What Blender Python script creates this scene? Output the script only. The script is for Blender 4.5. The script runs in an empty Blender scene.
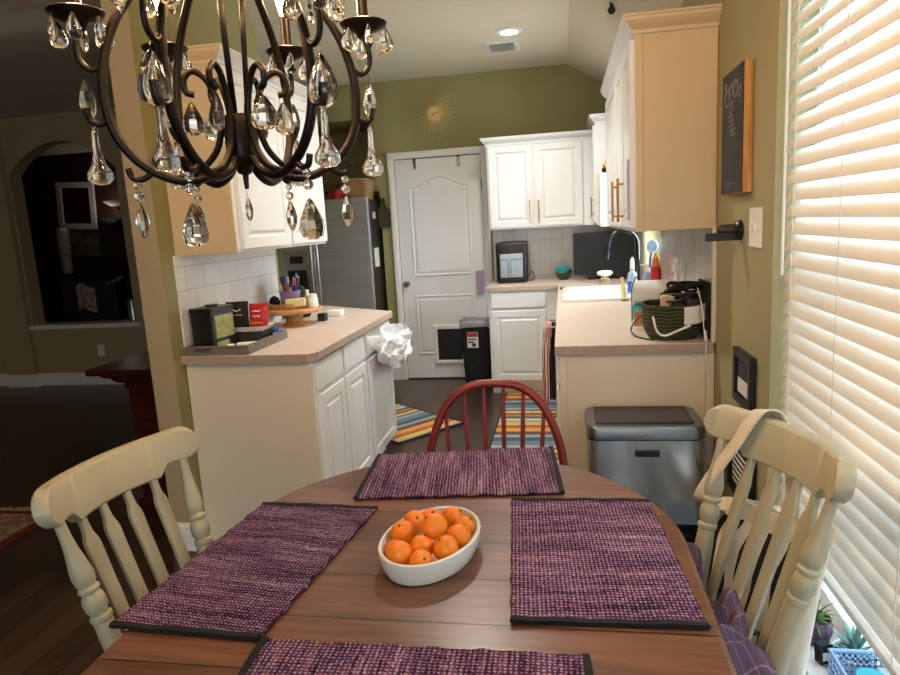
import bpy, bmesh, math, random
from mathutils import Vector, Matrix, noise
random.seed(7)
C = bpy.context.scene.collection
sc = bpy.context.scene
pi = math.pi

# ------------------------------------------------------------------ camera
F_PX, YAW, PITCH, ROLL, CAM_H = 658.3267, 0.17600, 0.17050, -0.05730, 1.4437
def cam_matrix():
    f = Vector((-math.sin(YAW)*math.cos(PITCH), math.cos(YAW)*math.cos(PITCH), -math.sin(PITCH)))
    r = Vector((math.cos(YAW), math.sin(YAW), 0)); u = r.cross(f)
    c, s = math.cos(ROLL), math.sin(ROLL)
    r2, u2 = c*r+s*u, -s*r+c*u
    m = Matrix((r2, u2, -f)).transposed().to_4x4(); m.translation = (0, 0, CAM_H)
    return m
cd = bpy.data.cameras.new('camera'); cam = bpy.data.objects.new('camera', cd); C.objects.link(cam)
cam.matrix_world = cam_matrix(); cd.sensor_width = 36; cd.lens = F_PX*36/900; cd.clip_start = .05
sc.camera = cam

# ------------------------------------------------------------------ world, sun, exposure
W = bpy.data.worlds.new('sky'); sc.world = W; W.use_nodes = True
bgn = W.node_tree.nodes['Background']; bgn.inputs[0].default_value = (.66, .86, 1.0, 1); bgn.inputs[1].default_value = 1.4
sc.view_settings.view_transform = 'Standard'; sc.view_settings.look = 'None'
sc.view_settings.exposure = 0.27; sc.view_settings.gamma = 1.0; sc.view_settings.use_curve_mapping = False
def area(name, loc, direction, sx, sy, power, col):
    l = bpy.data.lights.new(name, 'AREA'); l.shape = 'RECTANGLE'; l.size = sx; l.size_y = sy; l.energy = power; l.color = col
    o = bpy.data.objects.new(name, l); C.objects.link(o); o.location = loc
    o.rotation_euler = Vector(direction).to_track_quat('-Z', 'Y').to_euler(); return o
area('daylight_dining_window', (1.25, 1.25, 1.55), (-1, 0, -.12), 1.7, 1.9, 52, (.60, .83, 1))
area('daylight_sink_window', (1.2, 4.65, 1.6), (-1, 0, -.2), .9, 1.1, 75, (.85, .95, 1))
area('rear_fill_light', (-.4, -2.6, 1.5), (0, 1, -.05), 2.2, 2.0, 26, (.92, .96, 1))  # added fill lamp behind the camera, no real opening known there

# ------------------------------------------------------------------ materials
def S(h, a=1):
    h = h.lstrip('#'); r = [int(h[i:i+2], 16)/255 for i in (0, 2, 4)]
    return tuple((x/12.92 if x <= .04045 else ((x+.055)/1.055)**2.4) for x in r)+(a,)
class NT:
    def __init__(s, name):
        s.m = bpy.data.materials.new(name); s.m.use_nodes = True; s.t = s.m.node_tree
        s.b = s.t.nodes['Principled BSDF']; s.out = s.t.nodes['Material Output']
    def n(s, kind, **kw):
        o = s.t.nodes.new(kind)
        for k, v in kw.items():
            if k in o.inputs: o.inputs[k].default_value = v
            else: setattr(o, k, v)
        return o
    def l(s, a, b): s.t.links.new(a, b)
    def coord(s, which='Object', scale=(1, 1, 1), rot=(0, 0, 0), loc=(0, 0, 0)):
        c = s.n('ShaderNodeTexCoord'); m = s.n('ShaderNodeMapping'); m.inputs['Scale'].default_value = scale; m.inputs['Rotation'].default_value = rot; m.inputs['Location'].default_value = loc
        s.l(c.outputs[which], m.inputs[0]); return m.outputs[0]
    def ramp(s, fac, stops, interp='LINEAR'):
        r = s.n('ShaderNodeValToRGB'); e = r.color_ramp.elements; r.color_ramp.interpolation = interp
        while len(e) < len(stops): e.new(.5)
        for i, (p, c) in enumerate(stops): e[i].position = p; e[i].color = c
        s.l(fac, r.inputs[0]); return r.outputs[0]
    def mix(s, fac, a, b, blend='MIX'):
        x = s.n('ShaderNodeMix', data_type='RGBA', blend_type=blend)
        for sock, v in ((x.inputs[0], fac), (x.inputs[6], a), (x.inputs[7], b)):
            if hasattr(v, 'is_linked'): s.l(v, sock)
            else: sock.default_value = v
        return x.outputs[2]
    def math(s, op, a, b=0.):
        x = s.n('ShaderNodeMath', operation=op)
        for sock, v in ((x.inputs[0], a), (x.inputs[1], b)):
            if hasattr(v, 'is_linked'): s.l(v, sock)
            else: sock.default_value = v
        return x.outputs[0]
    def bump(s, h, strength=.3, dist=.01):
        b = s.n('ShaderNodeBump'); b.inputs['Strength'].default_value = strength; b.inputs['Distance'].default_value = dist
        s.l(h, b.inputs['Height']); s.l(b.outputs[0], s.b.inputs['Normal'])
    def set(s, **kw):
        for k, v in kw.items():
            i = s.b.inputs[k.replace('_', ' ')]
            if hasattr(v, 'is_linked'): s.l(v, i)
            else: i.default_value = v
        return s
def paint(name, hexc, rough=.5, var=.06, scale=3, bump=0, metal=0, spec=.5):
    t = NT(name); co = t.coord(); c = S(hexc)
    nz = t.n('ShaderNodeTexNoise', Scale=scale, Detail=4.0); t.l(co, nz.inputs['Vector'])
    d = tuple(x*(1-var*2) for x in c[:3])+(1,)
    t.set(Base_Color=t.ramp(nz.outputs[0], [(.3, d), (.65, c)]), Roughness=rough, Metallic=metal)
    t.b.inputs['Specular IOR Level'].default_value = spec
    if bump:
        n2 = t.n('ShaderNodeTexNoise', Scale=90.0, Detail=3.0); t.l(co, n2.inputs['Vector']); t.bump(n2.outputs[0], bump, .004)
    return t.m
def emis(name, col, st):
    t = NT(name); t.set(Base_Color=(0, 0, 0, 1), Emission_Color=col, Emission_Strength=st); return t.m
def planks(name, c1, c2, gap, along='y', width=.12, length=1.3, rough=.35, grain=1.0):
    t = NT(name); rot = (0, 0, pi/2) if along == 'y' else (0, 0, 0)
    co = t.coord(rot=rot, loc=(17.3, .041, 0) if along == 'x' else (0, 0, 0))
    br = t.n('ShaderNodeTexBrick', offset=.37, Scale=1.0); br.inputs['Mortar Size'].default_value = .0022; br.inputs['Brick Width'].default_value = length
    br.inputs['Row Height'].default_value = width; br.inputs['Color1'].default_value = c1; br.inputs['Color2'].default_value = c2; br.inputs['Mortar'].default_value = gap
    br.inputs['Mortar Smooth'].default_value = .3
    t.l(co, br.inputs['Vector'])
    co2 = t.coord(scale=(1.6, 22, 1) if along == 'x' else (22, 1.6, 1))
    nz = t.n('ShaderNodeTexNoise', Scale=3.0, Detail=6.0, Roughness=.65, Distortion=.6); t.l(co2, nz.inputs['Vector'])
    n3 = t.n('ShaderNodeTexNoise', Scale=2.2, Detail=3.0); t.l(t.coord(), n3.inputs['Vector'])
    g = t.ramp(nz.outputs[0], [(.3, (.55, .5, .46, 1)), (.5, (.95, .95, .95, 1)), (.7, (1.25, 1.2, 1.15, 1))])
    g2 = t.ramp(n3.outputs[0], [(.3, (.78, .76, .74, 1)), (.7, (1.12, 1.12, 1.12, 1))])
    col = t.mix(grain, br.outputs[0], g, 'MULTIPLY'); col = t.mix(.8, col, g2, 'MULTIPLY')
    t.set(Base_Color=col, Roughness=t.math('MULTIPLY_ADD', nz.outputs[0], .25) if False else rough)
    h = t.math('ADD', t.math('MULTIPLY', br.outputs[1], -1.0), t.math('MULTIPLY', nz.outputs[0], .12)); t.bump(h, .35, .003)
    return t.m
def wood(name, c1, c2, axis='x', rough=.45, sc_=1):
    t = NT(name); s = {'x': (2, 26, 26), 'y': (26, 2, 26), 'z': (26, 26, 2)}[axis]
    nz = t.n('ShaderNodeTexNoise', Scale=1.6*sc_, Detail=5.0, Distortion=.8); t.l(t.coord(scale=s), nz.inputs['Vector'])
    t.set(Base_Color=t.ramp(nz.outputs[0], [(.32, S(c1)), (.66, S(c2))]), Roughness=rough); t.bump(nz.outputs[0], .12, .003); return t.m
def tile(name, hexc, grout, w, h, off, axis, rough=.18, dots=False, var=.04):
    t = NT(name); rot = {'x': (pi/2, 0, 0), 'y': (pi/2, 0, pi/2)}[axis]
    # map wall plane (u,z) on to the texture plane
    c = t.n('ShaderNodeTexCoord'); sep = t.n('ShaderNodeSeparateXYZ'); cmb = t.n('ShaderNodeCombineXYZ'); t.l(c.outputs['Object'], sep.inputs[0])
    t.l(sep.outputs[0 if axis == 'x' else 1], cmb.inputs[0]); t.l(sep.outputs[2], cmb.inputs[1])
    br = t.n('ShaderNodeTexBrick', offset=off, Scale=1.0); br.inputs['Mortar Size'].default_value = .0025; br.inputs['Brick Width'].default_value = w; br.inputs['Row Height'].default_value = h
    a = S(hexc); b = tuple(x*(1-var*3) for x in a[:3])+(1,)
    br.inputs['Color1'].default_value = a; br.inputs['Color2'].default_value = b; br.inputs['Mortar'].default_value = S(grout); br.inputs['Mortar Smooth'].default_value = .5
    t.l(cmb.outputs[0], br.inputs['Vector'])
    nz = t.n('ShaderNodeTexNoise', Scale=14.0, Detail=3.0); t.l(cmb.outputs[0], nz.inputs['Vector'])
    hgt = t.math('ADD', t.math('MULTIPLY', br.outputs[1], -1.0), t.math('MULTIPLY', nz.outputs[0], .5))
    if dots:
        vo = t.n('ShaderNodeTexVoronoi', Scale=1/.0275); vo.inputs['Randomness'].default_value = 0.25; t.l(cmb.outputs[0], vo.inputs['Vector'])
        hgt = t.math('ADD', hgt, t.ramp(vo.outputs[0], [(.12, (1, 1, 1, 1)), (.3, (0, 0, 0, 1))]))
    t.set(Base_Color=br.outputs[0], Roughness=rough); t.bump(hgt, .5, .003); return t.m
def weave(name):
    t = NT(name); co = t.coord()
    n1 = t.n('ShaderNodeTexNoise', Scale=1.0, Detail=4.0, Roughness=.7); t.l(t.coord(scale=(118, 7, 1)), n1.inputs['Vector'])
    n2 = t.n('ShaderNodeTexNoise', Scale=1.0, Detail=2.0, Roughness=.6); t.l(t.coord(scale=(150, 85, 1)), n2.inputs['Vector'])
    n3 = t.n('ShaderNodeTexNoise', Scale=1.0, Detail=2.0); t.l(t.coord(scale=(26, 3, 1)), n3.inputs['Vector'])
    w1 = t.n('ShaderNodeTexWave', bands_direction='X', Scale=37.0, Distortion=2.6); w1.inputs['Detail'].default_value = 2; w1.inputs['Detail Scale'].default_value = 3; t.l(co, w1.inputs['Vector'])
    w2 = t.n('ShaderNodeTexWave', bands_direction='Y', Scale=40.0, Distortion=2.5); w2.inputs['Detail'].default_value = 2; w2.inputs['Detail Scale'].default_value = 3; t.l(co, w2.inputs['Vector'])
    pr = t.math('MULTIPLY', w1.outputs['Fac'], w2.outputs['Fac'])
    s = t.math('ADD', t.math('MULTIPLY', n1.outputs[0], .62), t.math('ADD', t.math('MULTIPLY', n2.outputs[0], .42), t.math('MULTIPLY', n3.outputs[0], .36)))
    s = t.math('SUBTRACT', s, .125)
    s = t.math('ADD', s, t.math('MULTIPLY', t.math('SUBTRACT', pr, .28), .34))
    col = t.ramp(s, [(.35, S('231a2d')), (.46, S('4c2c4e')), (.55, S('754a70')), (.64, S('a57797')), (.75, S('dfbfc0'))])
    t.set(Base_Color=col, Roughness=.95); t.b.inputs['Specular IOR Level'].default_value = .15
    t.bump(t.math('ADD', pr, t.math('MULTIPLY', n2.outputs[0], .9)), 1.0, .007); return t.m
def stripes(name, stops, axis, period):
    t = NT(name); c = t.n('ShaderNodeTexCoord'); sep = t.n('ShaderNodeSeparateXYZ'); t.l(c.outputs['Object'], sep.inputs[0])
    nz = t.n('ShaderNodeTexNoise', Scale=70.0, Detail=2.0); t.l(c.outputs['Object'], nz.inputs['Vector'])
    v = t.math('ADD', t.math('DIVIDE', sep.outputs[axis], period), t.math('MULTIPLY', t.math('SUBTRACT', nz.outputs[0], .5), .03))
    f = t.math('FRACT', t.math('ADD', v, 10.0))
    t.set(Base_Color=t.ramp(f, [(p, S(h)) for p, h in stops], 'CONSTANT'), Roughness=.95); t.bump(nz.outputs[0], .5, .004); return t.m
def plaid(name, scale=1.0):
    t = NT(name); c = t.n('ShaderNodeTexCoord'); sep = t.n('ShaderNodeSeparateXYZ'); t.l(c.outputs['UV'], sep.inputs[0])
    st = [(0, S('2c2438')), (.22, S('5a2336')), (.3, S('9a8f98')), (.33, S('5a2336')), (.52, S('3a2a4e')), (.6, S('2c2438')), (.78, S('6e3140')), (.82, S('b9b0b0')), (.84, S('4c2a40'))]
    a = t.ramp(t.math('FRACT', t.math('MULTIPLY', sep.outputs[0], 7*scale)), st, 'CONSTANT'); b = t.ramp(t.math('FRACT', t.math('MULTIPLY', sep.outputs[1], 7*scale)), st, 'CONSTANT')
    t.set(Base_Color=t.mix(.18, t.mix(.5, a, b), S('a596a8')), Roughness=.95); t.b.inputs['Specular IOR Level'].default_value = .1
    return t.m
def glass(name, col=(1, 1, 1, 1), rough=0., ior=1.5):
    t = NT(name); t.set(Base_Color=col, Roughness=rough, IOR=ior); t.b.inputs['Transmission Weight'].default_value = 1; return t.m
def metal(name, hexc, rough=.3, brushed=None):
    t = NT(name); t.set(Base_Color=S(hexc), Roughness=rough, Metallic=1.0)
    if brushed:
        nz = t.n('ShaderNodeTexNoise', Scale=4.0, Detail=4.0); t.l(t.coord(scale=brushed), nz.inputs['Vector'])
        t.set(Base_Color=t.ramp(nz.outputs[0], [(.3, tuple(x*.75 for x in S(hexc)[:3])+(1,)), (.7, S(hexc))])); t.bump(nz.outputs[0], .05, .002)
    return t.m
M = {}
M['green'] = paint('olive_wall_paint', '8f885a', .7, .03, 2, .06)
M['tan'] = paint('tan_wall_paint', 'ad9a78', .75, .03, 2, .06)
M['sage'] = paint('sage_wall_paint', 'a39b74', .7, .03, 2, .06)
M['ceil'] = paint('ceiling_paint', 'ddd2bb', .85, .02, 1.5, .05)
M['white'] = paint('white_gloss_paint', 'e6e7e6', .32, .02, 4)
M['trimw'] = paint('trim_white', 'ecebe8', .4, .02, 4)
M['ivory'] = paint('ivory_panel_paint', 'dfd2bd', .45, .02, 3)
M['warmlit'] = paint('panel_paint_warm_lit', 'd6bd95', .45, .02, 3)  # warm chandelier light put into the colour of the wall cabinet ends
M['floor'] = planks('dark_oak_floor', S('4a382b'), S('382a20'), S('140d08'), 'y', .125, 1.2, .3)
M['table'] = planks('table_wood', S('7c543e'), S('674331'), S('2e1a10'), 'x', .148, 40.0, .30)
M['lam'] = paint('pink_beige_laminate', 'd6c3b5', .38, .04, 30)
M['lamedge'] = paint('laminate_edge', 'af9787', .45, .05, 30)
M['tile_l'] = tile('embossed_white_tile', 'e6e7e6', 'c4c0b6', .165, .11, .5, 'y', .22, True)
M['tile_b'] = tile('pale_square_tile', 'd2ccc0', 'b3aca0', .105, .105, 0, 'x', .2)
M['tile_r'] = tile('glossy_grey_tile', 'c4beb4', 'dcd7cc', .155, .155, 0, 'y', .2, False, .05)
M['steel'] = metal('brushed_steel', 'a9aaac', .42, (1, 1, 60))
M['steel'].node_tree.nodes['Principled BSDF'].inputs['Metallic'].default_value = .55
M['steeld'] = metal('dark_steel', '85878a', .35)
M['steelv'] = metal('bright_steel', 'a8abad', .28, (50, 50, 1))
M['binsteel'] = metal('bin_steel', 'b4b7ba', .17)
M['binsteel'].node_tree.nodes['Principled BSDF'].inputs['Metallic'].default_value = .75
M['chrome'] = metal('chrome', 'c9cbce', .12)
M['dchrome'] = metal('dark_chrome', '3c3f42', .25)
M['brass'] = metal('brushed_brass', 'c39a55', .35)
M['bronze'] = paint('oil_rubbed_bronze', '2a211b', .38, .25, 12, 0, .75)
M['black'] = paint('black_plastic', '141416', .4, .1, 5)
M['blackm'] = paint('black_matte', '111111', .8, .1, 5)
M['screen'] = paint('black_screen', '040405', .45, .1, 5)
M['dgrey'] = paint('dark_grey_plastic', '37322f', .5, .05, 5)
M['cream'] = paint('sage_cream_chair_paint', 'afa68a', .42, .05, 9)
M['red'] = paint('barn_red_paint', '7d2018', .4, .12, 9)
M['cherry'] = wood('dark_cherry', '2a0b08', '45130d', 'x', .3)
M['weave'] = weave('purple_rag_weave'); M['bind'] = paint('black_cotton_binding', '17161a', .9, .2, 60, .3)
M['ceramic'] = paint('white_ceramic', 'e9e6dd', .2, .02, 4)
M['orange'] = None
t = NT('orange_peel'); nz = t.n('ShaderNodeTexNoise', Scale=9.0, Detail=2.0); t.l(t.coord(), nz.inputs['Vector']); vo = t.n('ShaderNodeTexVoronoi', Scale=420.0); t.l(t.coord(), vo.inputs['Vector'])
t.set(Base_Color=t.ramp(nz.outputs[0], [(.3, S('ee7410')), (.7, S('fb931c'))]), Roughness=.38); t.bump(vo.outputs[0], .25, .001); M['orange'] = t.m
M['calyx'] = paint('orange_calyx', '5f6a2a', .8)
M['crystal'] = glass('clear_crystal', (1, .985, .95, 1), 0, 1.52)
M['glass'] = glass('window_glass', (1, 1, 1, 1), 0, 1.05)
M['bulb'] = emis('lit_bulb', (1, .72, .38, 1), 40)
M['bulboff'] = glass('clear_bulb', (1, .95, .85, 1), .1, 1.3)
M['can'] = emis('lit_downlight', (1, .92, .8, 1), 25)
t = NT('blind_slat'); t.set(Base_Color=S('f1ece4'), Roughness=.45)
tr = t.n('ShaderNodeBsdfTranslucent', Color=S('f0e8dc')); mx = t.n('ShaderNodeMixShader'); mx.inputs[0].default_value = .10
t.l(t.b.outputs[0], mx.inputs[1]); t.l(tr.outputs[0], mx.inputs[2]); t.l(mx.outputs[0], t.out.inputs[0]); M['slat'] = t.m
RUG = [(0, '6b7685'), (.10, '42566f'), (.19, '93a08c'), (.25, '42566f'), (.29, '8b2b25'), (.33, 'cf9846'), (.41, 'b0703a'), (.46, '8b2b25'), (.49, 'd8a85a'), (.57, '93a08c'), (.63, 'c9c2a0'), (.68, '42566f'), (.74, 'a5803c'), (.80, '8b2b25'), (.84, 'd9b879'), (.90, '5a6a55'), (.95, '9aa3a8')]
M['rug'] = stripes('striped_rug_wool', RUG, 0, .72)
M['rugb'] = paint('rug_binding', '2a2c33', .95)
M['plaid'] = plaid('plaid_flannel')
M['canvas'] = paint('natural_canvas', 'd9cbb2', .95, .05, 40, .3)
M['wood'] = wood('oak_board', '9c6a3c', 'c9975e', 'x', .5)
M['pine'] = wood('orange_pine', 'a8702f', 'd0954b', 'z', .5)
M['purple'] = paint('purple_ceramic', '8b78a6', .35); M['lav'] = paint('lavender_paper', 'b09bb4', .8)
M['yellow'] = paint('pale_yellow_card', 'e6dca0', .7); M['paper'] = paint('white_paper', 'ecebe6', .7)
M['redp'] = paint('red_plastic', 'c2222a', .35); M['orangep'] = paint('orange_plastic', 'e08a1e', .35)
M['blue'] = paint('blue_plastic', '2f50b4', .35); M['lblue'] = paint('pale_blue_plastic', '9fbbe0', .45)
M['teal'] = paint('teal_plastic', '2aa0a8', .45); M['dgreen'] = paint('dark_green_ceramic', '3d4a24', .4)
M['greenp'] = paint('green_strap', '1d6b42', .6)
M['pink'] = paint('pink_cloth', 'dba7a5', .95); M['maroon'] = paint('maroon_cloth', '341618', .95, .2, 30)
M['leaf'] = paint('leaf_green', '4f7d33', .5, .2, 20); M['agave'] = paint('agave_leaf', '7fa79a', .5, .15, 20)
M['soil'] = paint('potting_soil', '3a2a1c', .95, .2, 60)
M['bag'] = None
t = NT('thin_white_plastic'); t.set(Base_Color=S('eef1f5'), Roughness=.35); t.b.inputs['Subsurface Weight'].default_value = .0
M['bag'] = t.m
M['greybag'] = paint('grey_bin_liner', '9a9aa0', .35)
M['cork'] = paint('tan_plastic_trim', 'c9ab86', .5)
t = NT('chalkboard'); nz = t.n('ShaderNodeTexNoise', Scale=6.0, Detail=5.0); t.l(t.coord(), nz.inputs['Vector'])
t.set(Base_Color=t.ramp(nz.outputs[0], [(.35, S('2c2e33')), (.7, S('3d3f46'))]), Roughness=.8); M['chalkb'] = t.m
M['chalk'] = paint('chalk_line', 'a49a94', .9)
M['clockface'] = paint('gold_clock_dial', 'e0bd7c', .4)
M['maroonw'] = paint('maroon_wall_paint', '3a1512', .8)
M['wicker'] = None
t = NT('woven_wicker'); w1 = t.n('ShaderNodeTexWave', bands_direction='Z', Scale=26.0, Distortion=2.5); t.l(t.coord(), w1.inputs['Vector'])
t.set(Base_Color=t.ramp(w1.outputs[0], [(.2, S('6a4c30')), (.8, S('b08b5c'))]), Roughness=.8); t.bump(w1.outputs[0], .6, .006); M['wicker'] = t.m
t = NT('green_woven_fibre'); w1 = t.n('ShaderNodeTexWave', bands_direction='Z', Scale=22.0, Distortion=5.0); t.l(t.coord(), w1.inputs['Vector'])
t.set(Base_Color=t.ramp(w1.outputs[0], [(.2, S('2a2c1a')), (.8, S('4c4f30'))]), Roughness=.85); t.bump(w1.outputs[0], .6, .006); M['gwicker'] = t.m
t = NT('persian_rug'); vo = t.n('ShaderNodeTexVoronoi', Scale=26.0); t.l(t.coord(), vo.inputs['Vector'])
t.set(Base_Color=t.ramp(vo.outputs[0], [(.2, S('8b4a42')), (.35, S('c9ab88')), (.55, S('7f6a5e'))]), Roughness=.95); M['persian'] = t.m
t = NT('zebra_print'); w1 = t.n('ShaderNodeTexWave', bands_direction='X', Scale=5.5, Distortion=5.0); w1.inputs['Detail'].default_value = 1.5; w1.inputs['Detail Scale'].default_value = 1.1; t.l(t.coord(), w1.inputs['Vector'])
t.set(Base_Color=t.ramp(w1.outputs[0], [(.22, S('17161a')), (.26, S('e2dacb'))]), Roughness=.95); M['zebra'] = t.m
t = NT('marled_grey_wood'); nz = t.n('ShaderNodeTexNoise', Scale=3.0, Detail=4.0); t.l(t.coord(scale=(3, 30, 30)), nz.inputs['Vector'])
t.set(Base_Color=t.ramp(nz.outputs[0], [(.3, S('5d5650')), (.7, S('7d756d'))]), Roughness=.6); M['greyw'] = t.m

# ------------------------------------------------------------------ mesh helpers
ORG = {}
class MB:
    def __init__(s): s.bm = bmesh.new(); s.uv = None
    def _in(s, b2):
        me = bpy.data.meshes.new('tmp'); b2.to_mesh(me); b2.free(); s.bm.from_mesh(me); bpy.data.meshes.remove(me)
    def box(s, x0, x1, y0, y1, z0, z1, bev=0, seg=2, mat=None, mi=0):
        b = bmesh.new(); bmesh.ops.create_cube(b, size=1)
        for v in b.verts: v.co = Vector(((x0+x1)/2+v.co.x*(x1-x0), (y0+y1)/2+v.co.y*(y1-y0), (z0+z1)/2+v.co.z*(z1-z0)))
        if bev: bmesh.ops.bevel(b, geom=b.edges[:], offset=bev, segments=seg, affect='EDGES', profile=.5)
        if mat is not None: bmesh.ops.transform(b, matrix=mat, verts=b.verts[:])
        for f in b.faces: f.material_index = mi
        s._in(b); return s
    def ring(s, pts): return [s.bm.verts.new(p) for p in pts]
    def loft(s, rings, close=True, cap=(True, True), mi=0):
        R = [s.ring(r) for r in rings]; n = len(R[0]); fs = []
        for a, b in zip(R, R[1:]):
            for i in range(n if close else n-1):
                j = (i+1) % n
                fs.append(s.bm.faces.new((a[i], a[j], b[j], b[i])))
        if close and cap[0] and n > 2: fs.append(s.bm.faces.new(R[0][::-1]))
        if close and cap[1] and n > 2: fs.append(s.bm.faces.new(R[-1]))
        for f in fs: f.material_index = mi
        return s
    def tube(s, pts, r, n=8, closed=False, flat=None):
        P = [Vector(p) for p in pts]; m = len(P); rings = []
        rr = r if isinstance(r, (list, tuple)) else [r]*m
        up = None
        for i in range(m):
            if closed: d = (P[(i+1) % m]-P[i-1])
            else: d = P[min(i+1, m-1)]-P[max(i-1, 0)]
            d.normalize()
            if up is None: up = Vector((0, 0, 1)) if abs(d.z) < .9 else Vector((1, 0, 0))
            a = d.cross(up); 
            if a.length < 1e-6: a = d.orthogonal()
            a.normalize(); b = a.cross(d).normalized(); up = b
            k = flat or 1
            rings.append([P[i]+a*math.cos(2*pi*j/n)*rr[i]+b*math.sin(2*pi*j/n)*rr[i]*k for j in range(n)])
        if closed:
            rings.append(rings[0]); return s.loft(rings, True, (False, False))
        return s.loft(rings)
    def cyl(s, p, q, r0, r1=None, n=16): return s.tube([p, q], [r0, r0 if r1 is None else r1], n)
    def lathe(s, prof, c=(0, 0, 0), n=24, sx=1, sy=1, axis=None, rot=0):
        m = Matrix.Identity(3)
        if axis is not None: m = Vector((0, 0, 1)).rotation_difference(Vector(axis)).to_matrix()
        c = Vector(c)
        return s.loft([[c+m@Vector((max(r, 1e-4)*sx*math.cos(2*pi*j/n+rot), max(r, 1e-4)*sy*math.sin(2*pi*j/n+rot), z)) for j in range(n)] for r, z in prof])
    def prism(s, poly, fn, a, b):
        r0 = [fn(u, v, a) for u, v in poly]; r1 = [fn(u, v, b) for u, v in poly]; return s.loft([r0, r1])
    def ball(s, c, r, sx=1, sy=1, sz=1, seg=14, ring=9):
        c = Vector(c); return s.lathe([(r*math.sin(pi*i/ring)*1, -r*sz*math.cos(pi*i/ring)) for i in range(ring+1)], c, seg, sx, sy)
    def sheet(s, fn, nu, nv, th=0):
        g = [[s.bm.verts.new(fn(i/nu, j/nv)) for j in range(nv+1)] for i in range(nu+1)]
        if s.uv is None: s.uv = s.bm.loops.layers.uv.new('UVMap')
        for i in range(nu):
            for j in range(nv):
                f = s.bm.faces.new((g[i][j], g[i+1][j], g[i+1][j+1], g[i][j+1]))
                for l, (a, b) in zip(f.loops, ((i, j), (i+1, j), (i+1, j+1), (i, j+1))): l[s.uv].uv = (a/nu, b/nv)
        s.th = th; return s
    def xf(s, m): bmesh.ops.transform(s.bm, matrix=m, verts=s.bm.verts[:]); return s
    def build(s, name, mat, parent=None, local=False, smooth=False, th=0, sub=0):
        if not th: bmesh.ops.recalc_face_normals(s.bm, faces=s.bm.faces[:])
        org = ORG.get(parent.name, Vector((0, 0, 0))) if parent else Vector((0, 0, 0))
        if parent and not local and org.length:
            for v in s.bm.verts: v.co -= org
        me = bpy.data.meshes.new(name); s.bm.to_mesh(me); s.bm.free()
        for m in (mat if isinstance(mat, (list, tuple)) else [mat]): me.materials.append(m)
        if smooth:
            for p in me.polygons: p.use_smooth = True
            if smooth is not True: me.set_sharp_from_angle(angle=smooth)
        o = bpy.data.objects.new(name, me); C.objects.link(o)
        if th: md = o.modifiers.new('t', 'SOLIDIFY'); md.thickness = th; md.offset = 0
        if sub: md = o.modifiers.new('s', 'SUBSURF'); md.levels = sub; md.render_levels = sub
        if parent: o.parent = parent; ORG[o.name] = Vector((0, 0, 0)) if local else org
        return o
def tag(o, label=None, cat=None, group=None, kind=None):
    if label: o['label'] = label
    if cat: o['category'] = cat
    if group: o['group'] = group
    if kind: o['kind'] = kind
    return o
def thing(name, label, cat, loc, rotz=0, group=None):
    o = bpy.data.objects.new(name, None); C.objects.link(o); o.empty_display_size = .05
    o.location = loc; o.rotation_euler = (0, 0, rotz); ORG[o.name] = Vector(loc)
    return tag(o, label, cat, group)
def solo(name, mb, mat, label, cat, group=None, **kw):
    return tag(mb.build(name, mat, **kw), label, cat, group)
def struct(name, mb, mat, parent=None, **kw):
    o = mb.build(name, mat, parent, **kw)
    if not parent: o['kind'] = 'structure'
    return o
def copy_tree(o, parent=None):
    c = o.copy(); C.objects.link(c)
    if parent: c.parent = parent
    for ch in list(o.children): copy_tree(ch, c)
    return c
SM = math.radians(40)
def bez(pts, n=10):
    P = [Vector(p) for p in pts]; out = []
    for i in range(len(P)-1):
        p0, p1, p2, p3 = P[max(i-1, 0)], P[i], P[i+1], P[min(i+2, len(P)-1)]
        for k in range(n):
            t = k/n; out.append(.5*((2*p1)+(-p0+p2)*t+(2*p0-5*p1+4*p2-p3)*t*t+(-p0+3*p1-3*p2+p3)*t**3))
    out.append(P[-1]); return out
FACE = {'-Y': lambda f: (lambda u, w, n: Vector((u, f-n, w))), '+X': lambda f: (lambda u, w, n: Vector((f+n, u, w))), '-X': lambda f: (lambda u, w, n: Vector((f-n, u, w)))}
def rectloft(mb, fn, u0, u1, w0, w1, prof):
    return mb.loft([[fn(u0+i, w0+i, n), fn(u1-i, w0+i, n), fn(u1-i, w1-i, n), fn(u0+i, w1-i, n)] for i, n in prof])
RAISED = [(0, 0), (0, .016), (.003, .019), (.052, .019), (.056, .010), (.066, .010), (.082, .018), (.084, .018)]
FLATF = [(0, 0), (0, .015), (.006, .019)]
def panel(name, fn, u0, u1, w0, w1, parent, mat, prof=RAISED):
    return rectloft(MB(), fn, u0, u1, w0, w1, prof).build(name, mat, parent)
def pull(fn, u, w0, w1, parent, mat, name='handle', off=.022):
    mb = MB(); mb.tube([fn(u, w0, off+.028), fn(u, w1, off+.028)], .006, 8)
    for w in (w0+.025, w1-.025): mb.tube([fn(u, w, off-.01), fn(u, w, off+.03)], .005, 8)
    return mb.build(name, mat, parent, smooth=SM)
def crown(mb, x0, x1, y0, y1, z0, sides, prof):
    # sides: which of (x0, x1, y0, y1) project outward
    mb.loft([[(x0-d*sides[0], y0-d*sides[2], z0+z), (x1+d*sides[1], y0-d*sides[2], z0+z), (x1+d*sides[1], y1+d*sides[3], z0+z), (x0-d*sides[0], y1+d*sides[3], z0+z)] for d, z in prof])
    return mb
CROWN = [(d*.85, z*.70) for d, z in [(.004, 0), (.008, .0), (.010, .018), (.016, .026), (.030, .040), (.046, .062), (.048, .078), (.054, .080), (.054, .092)]]
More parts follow.
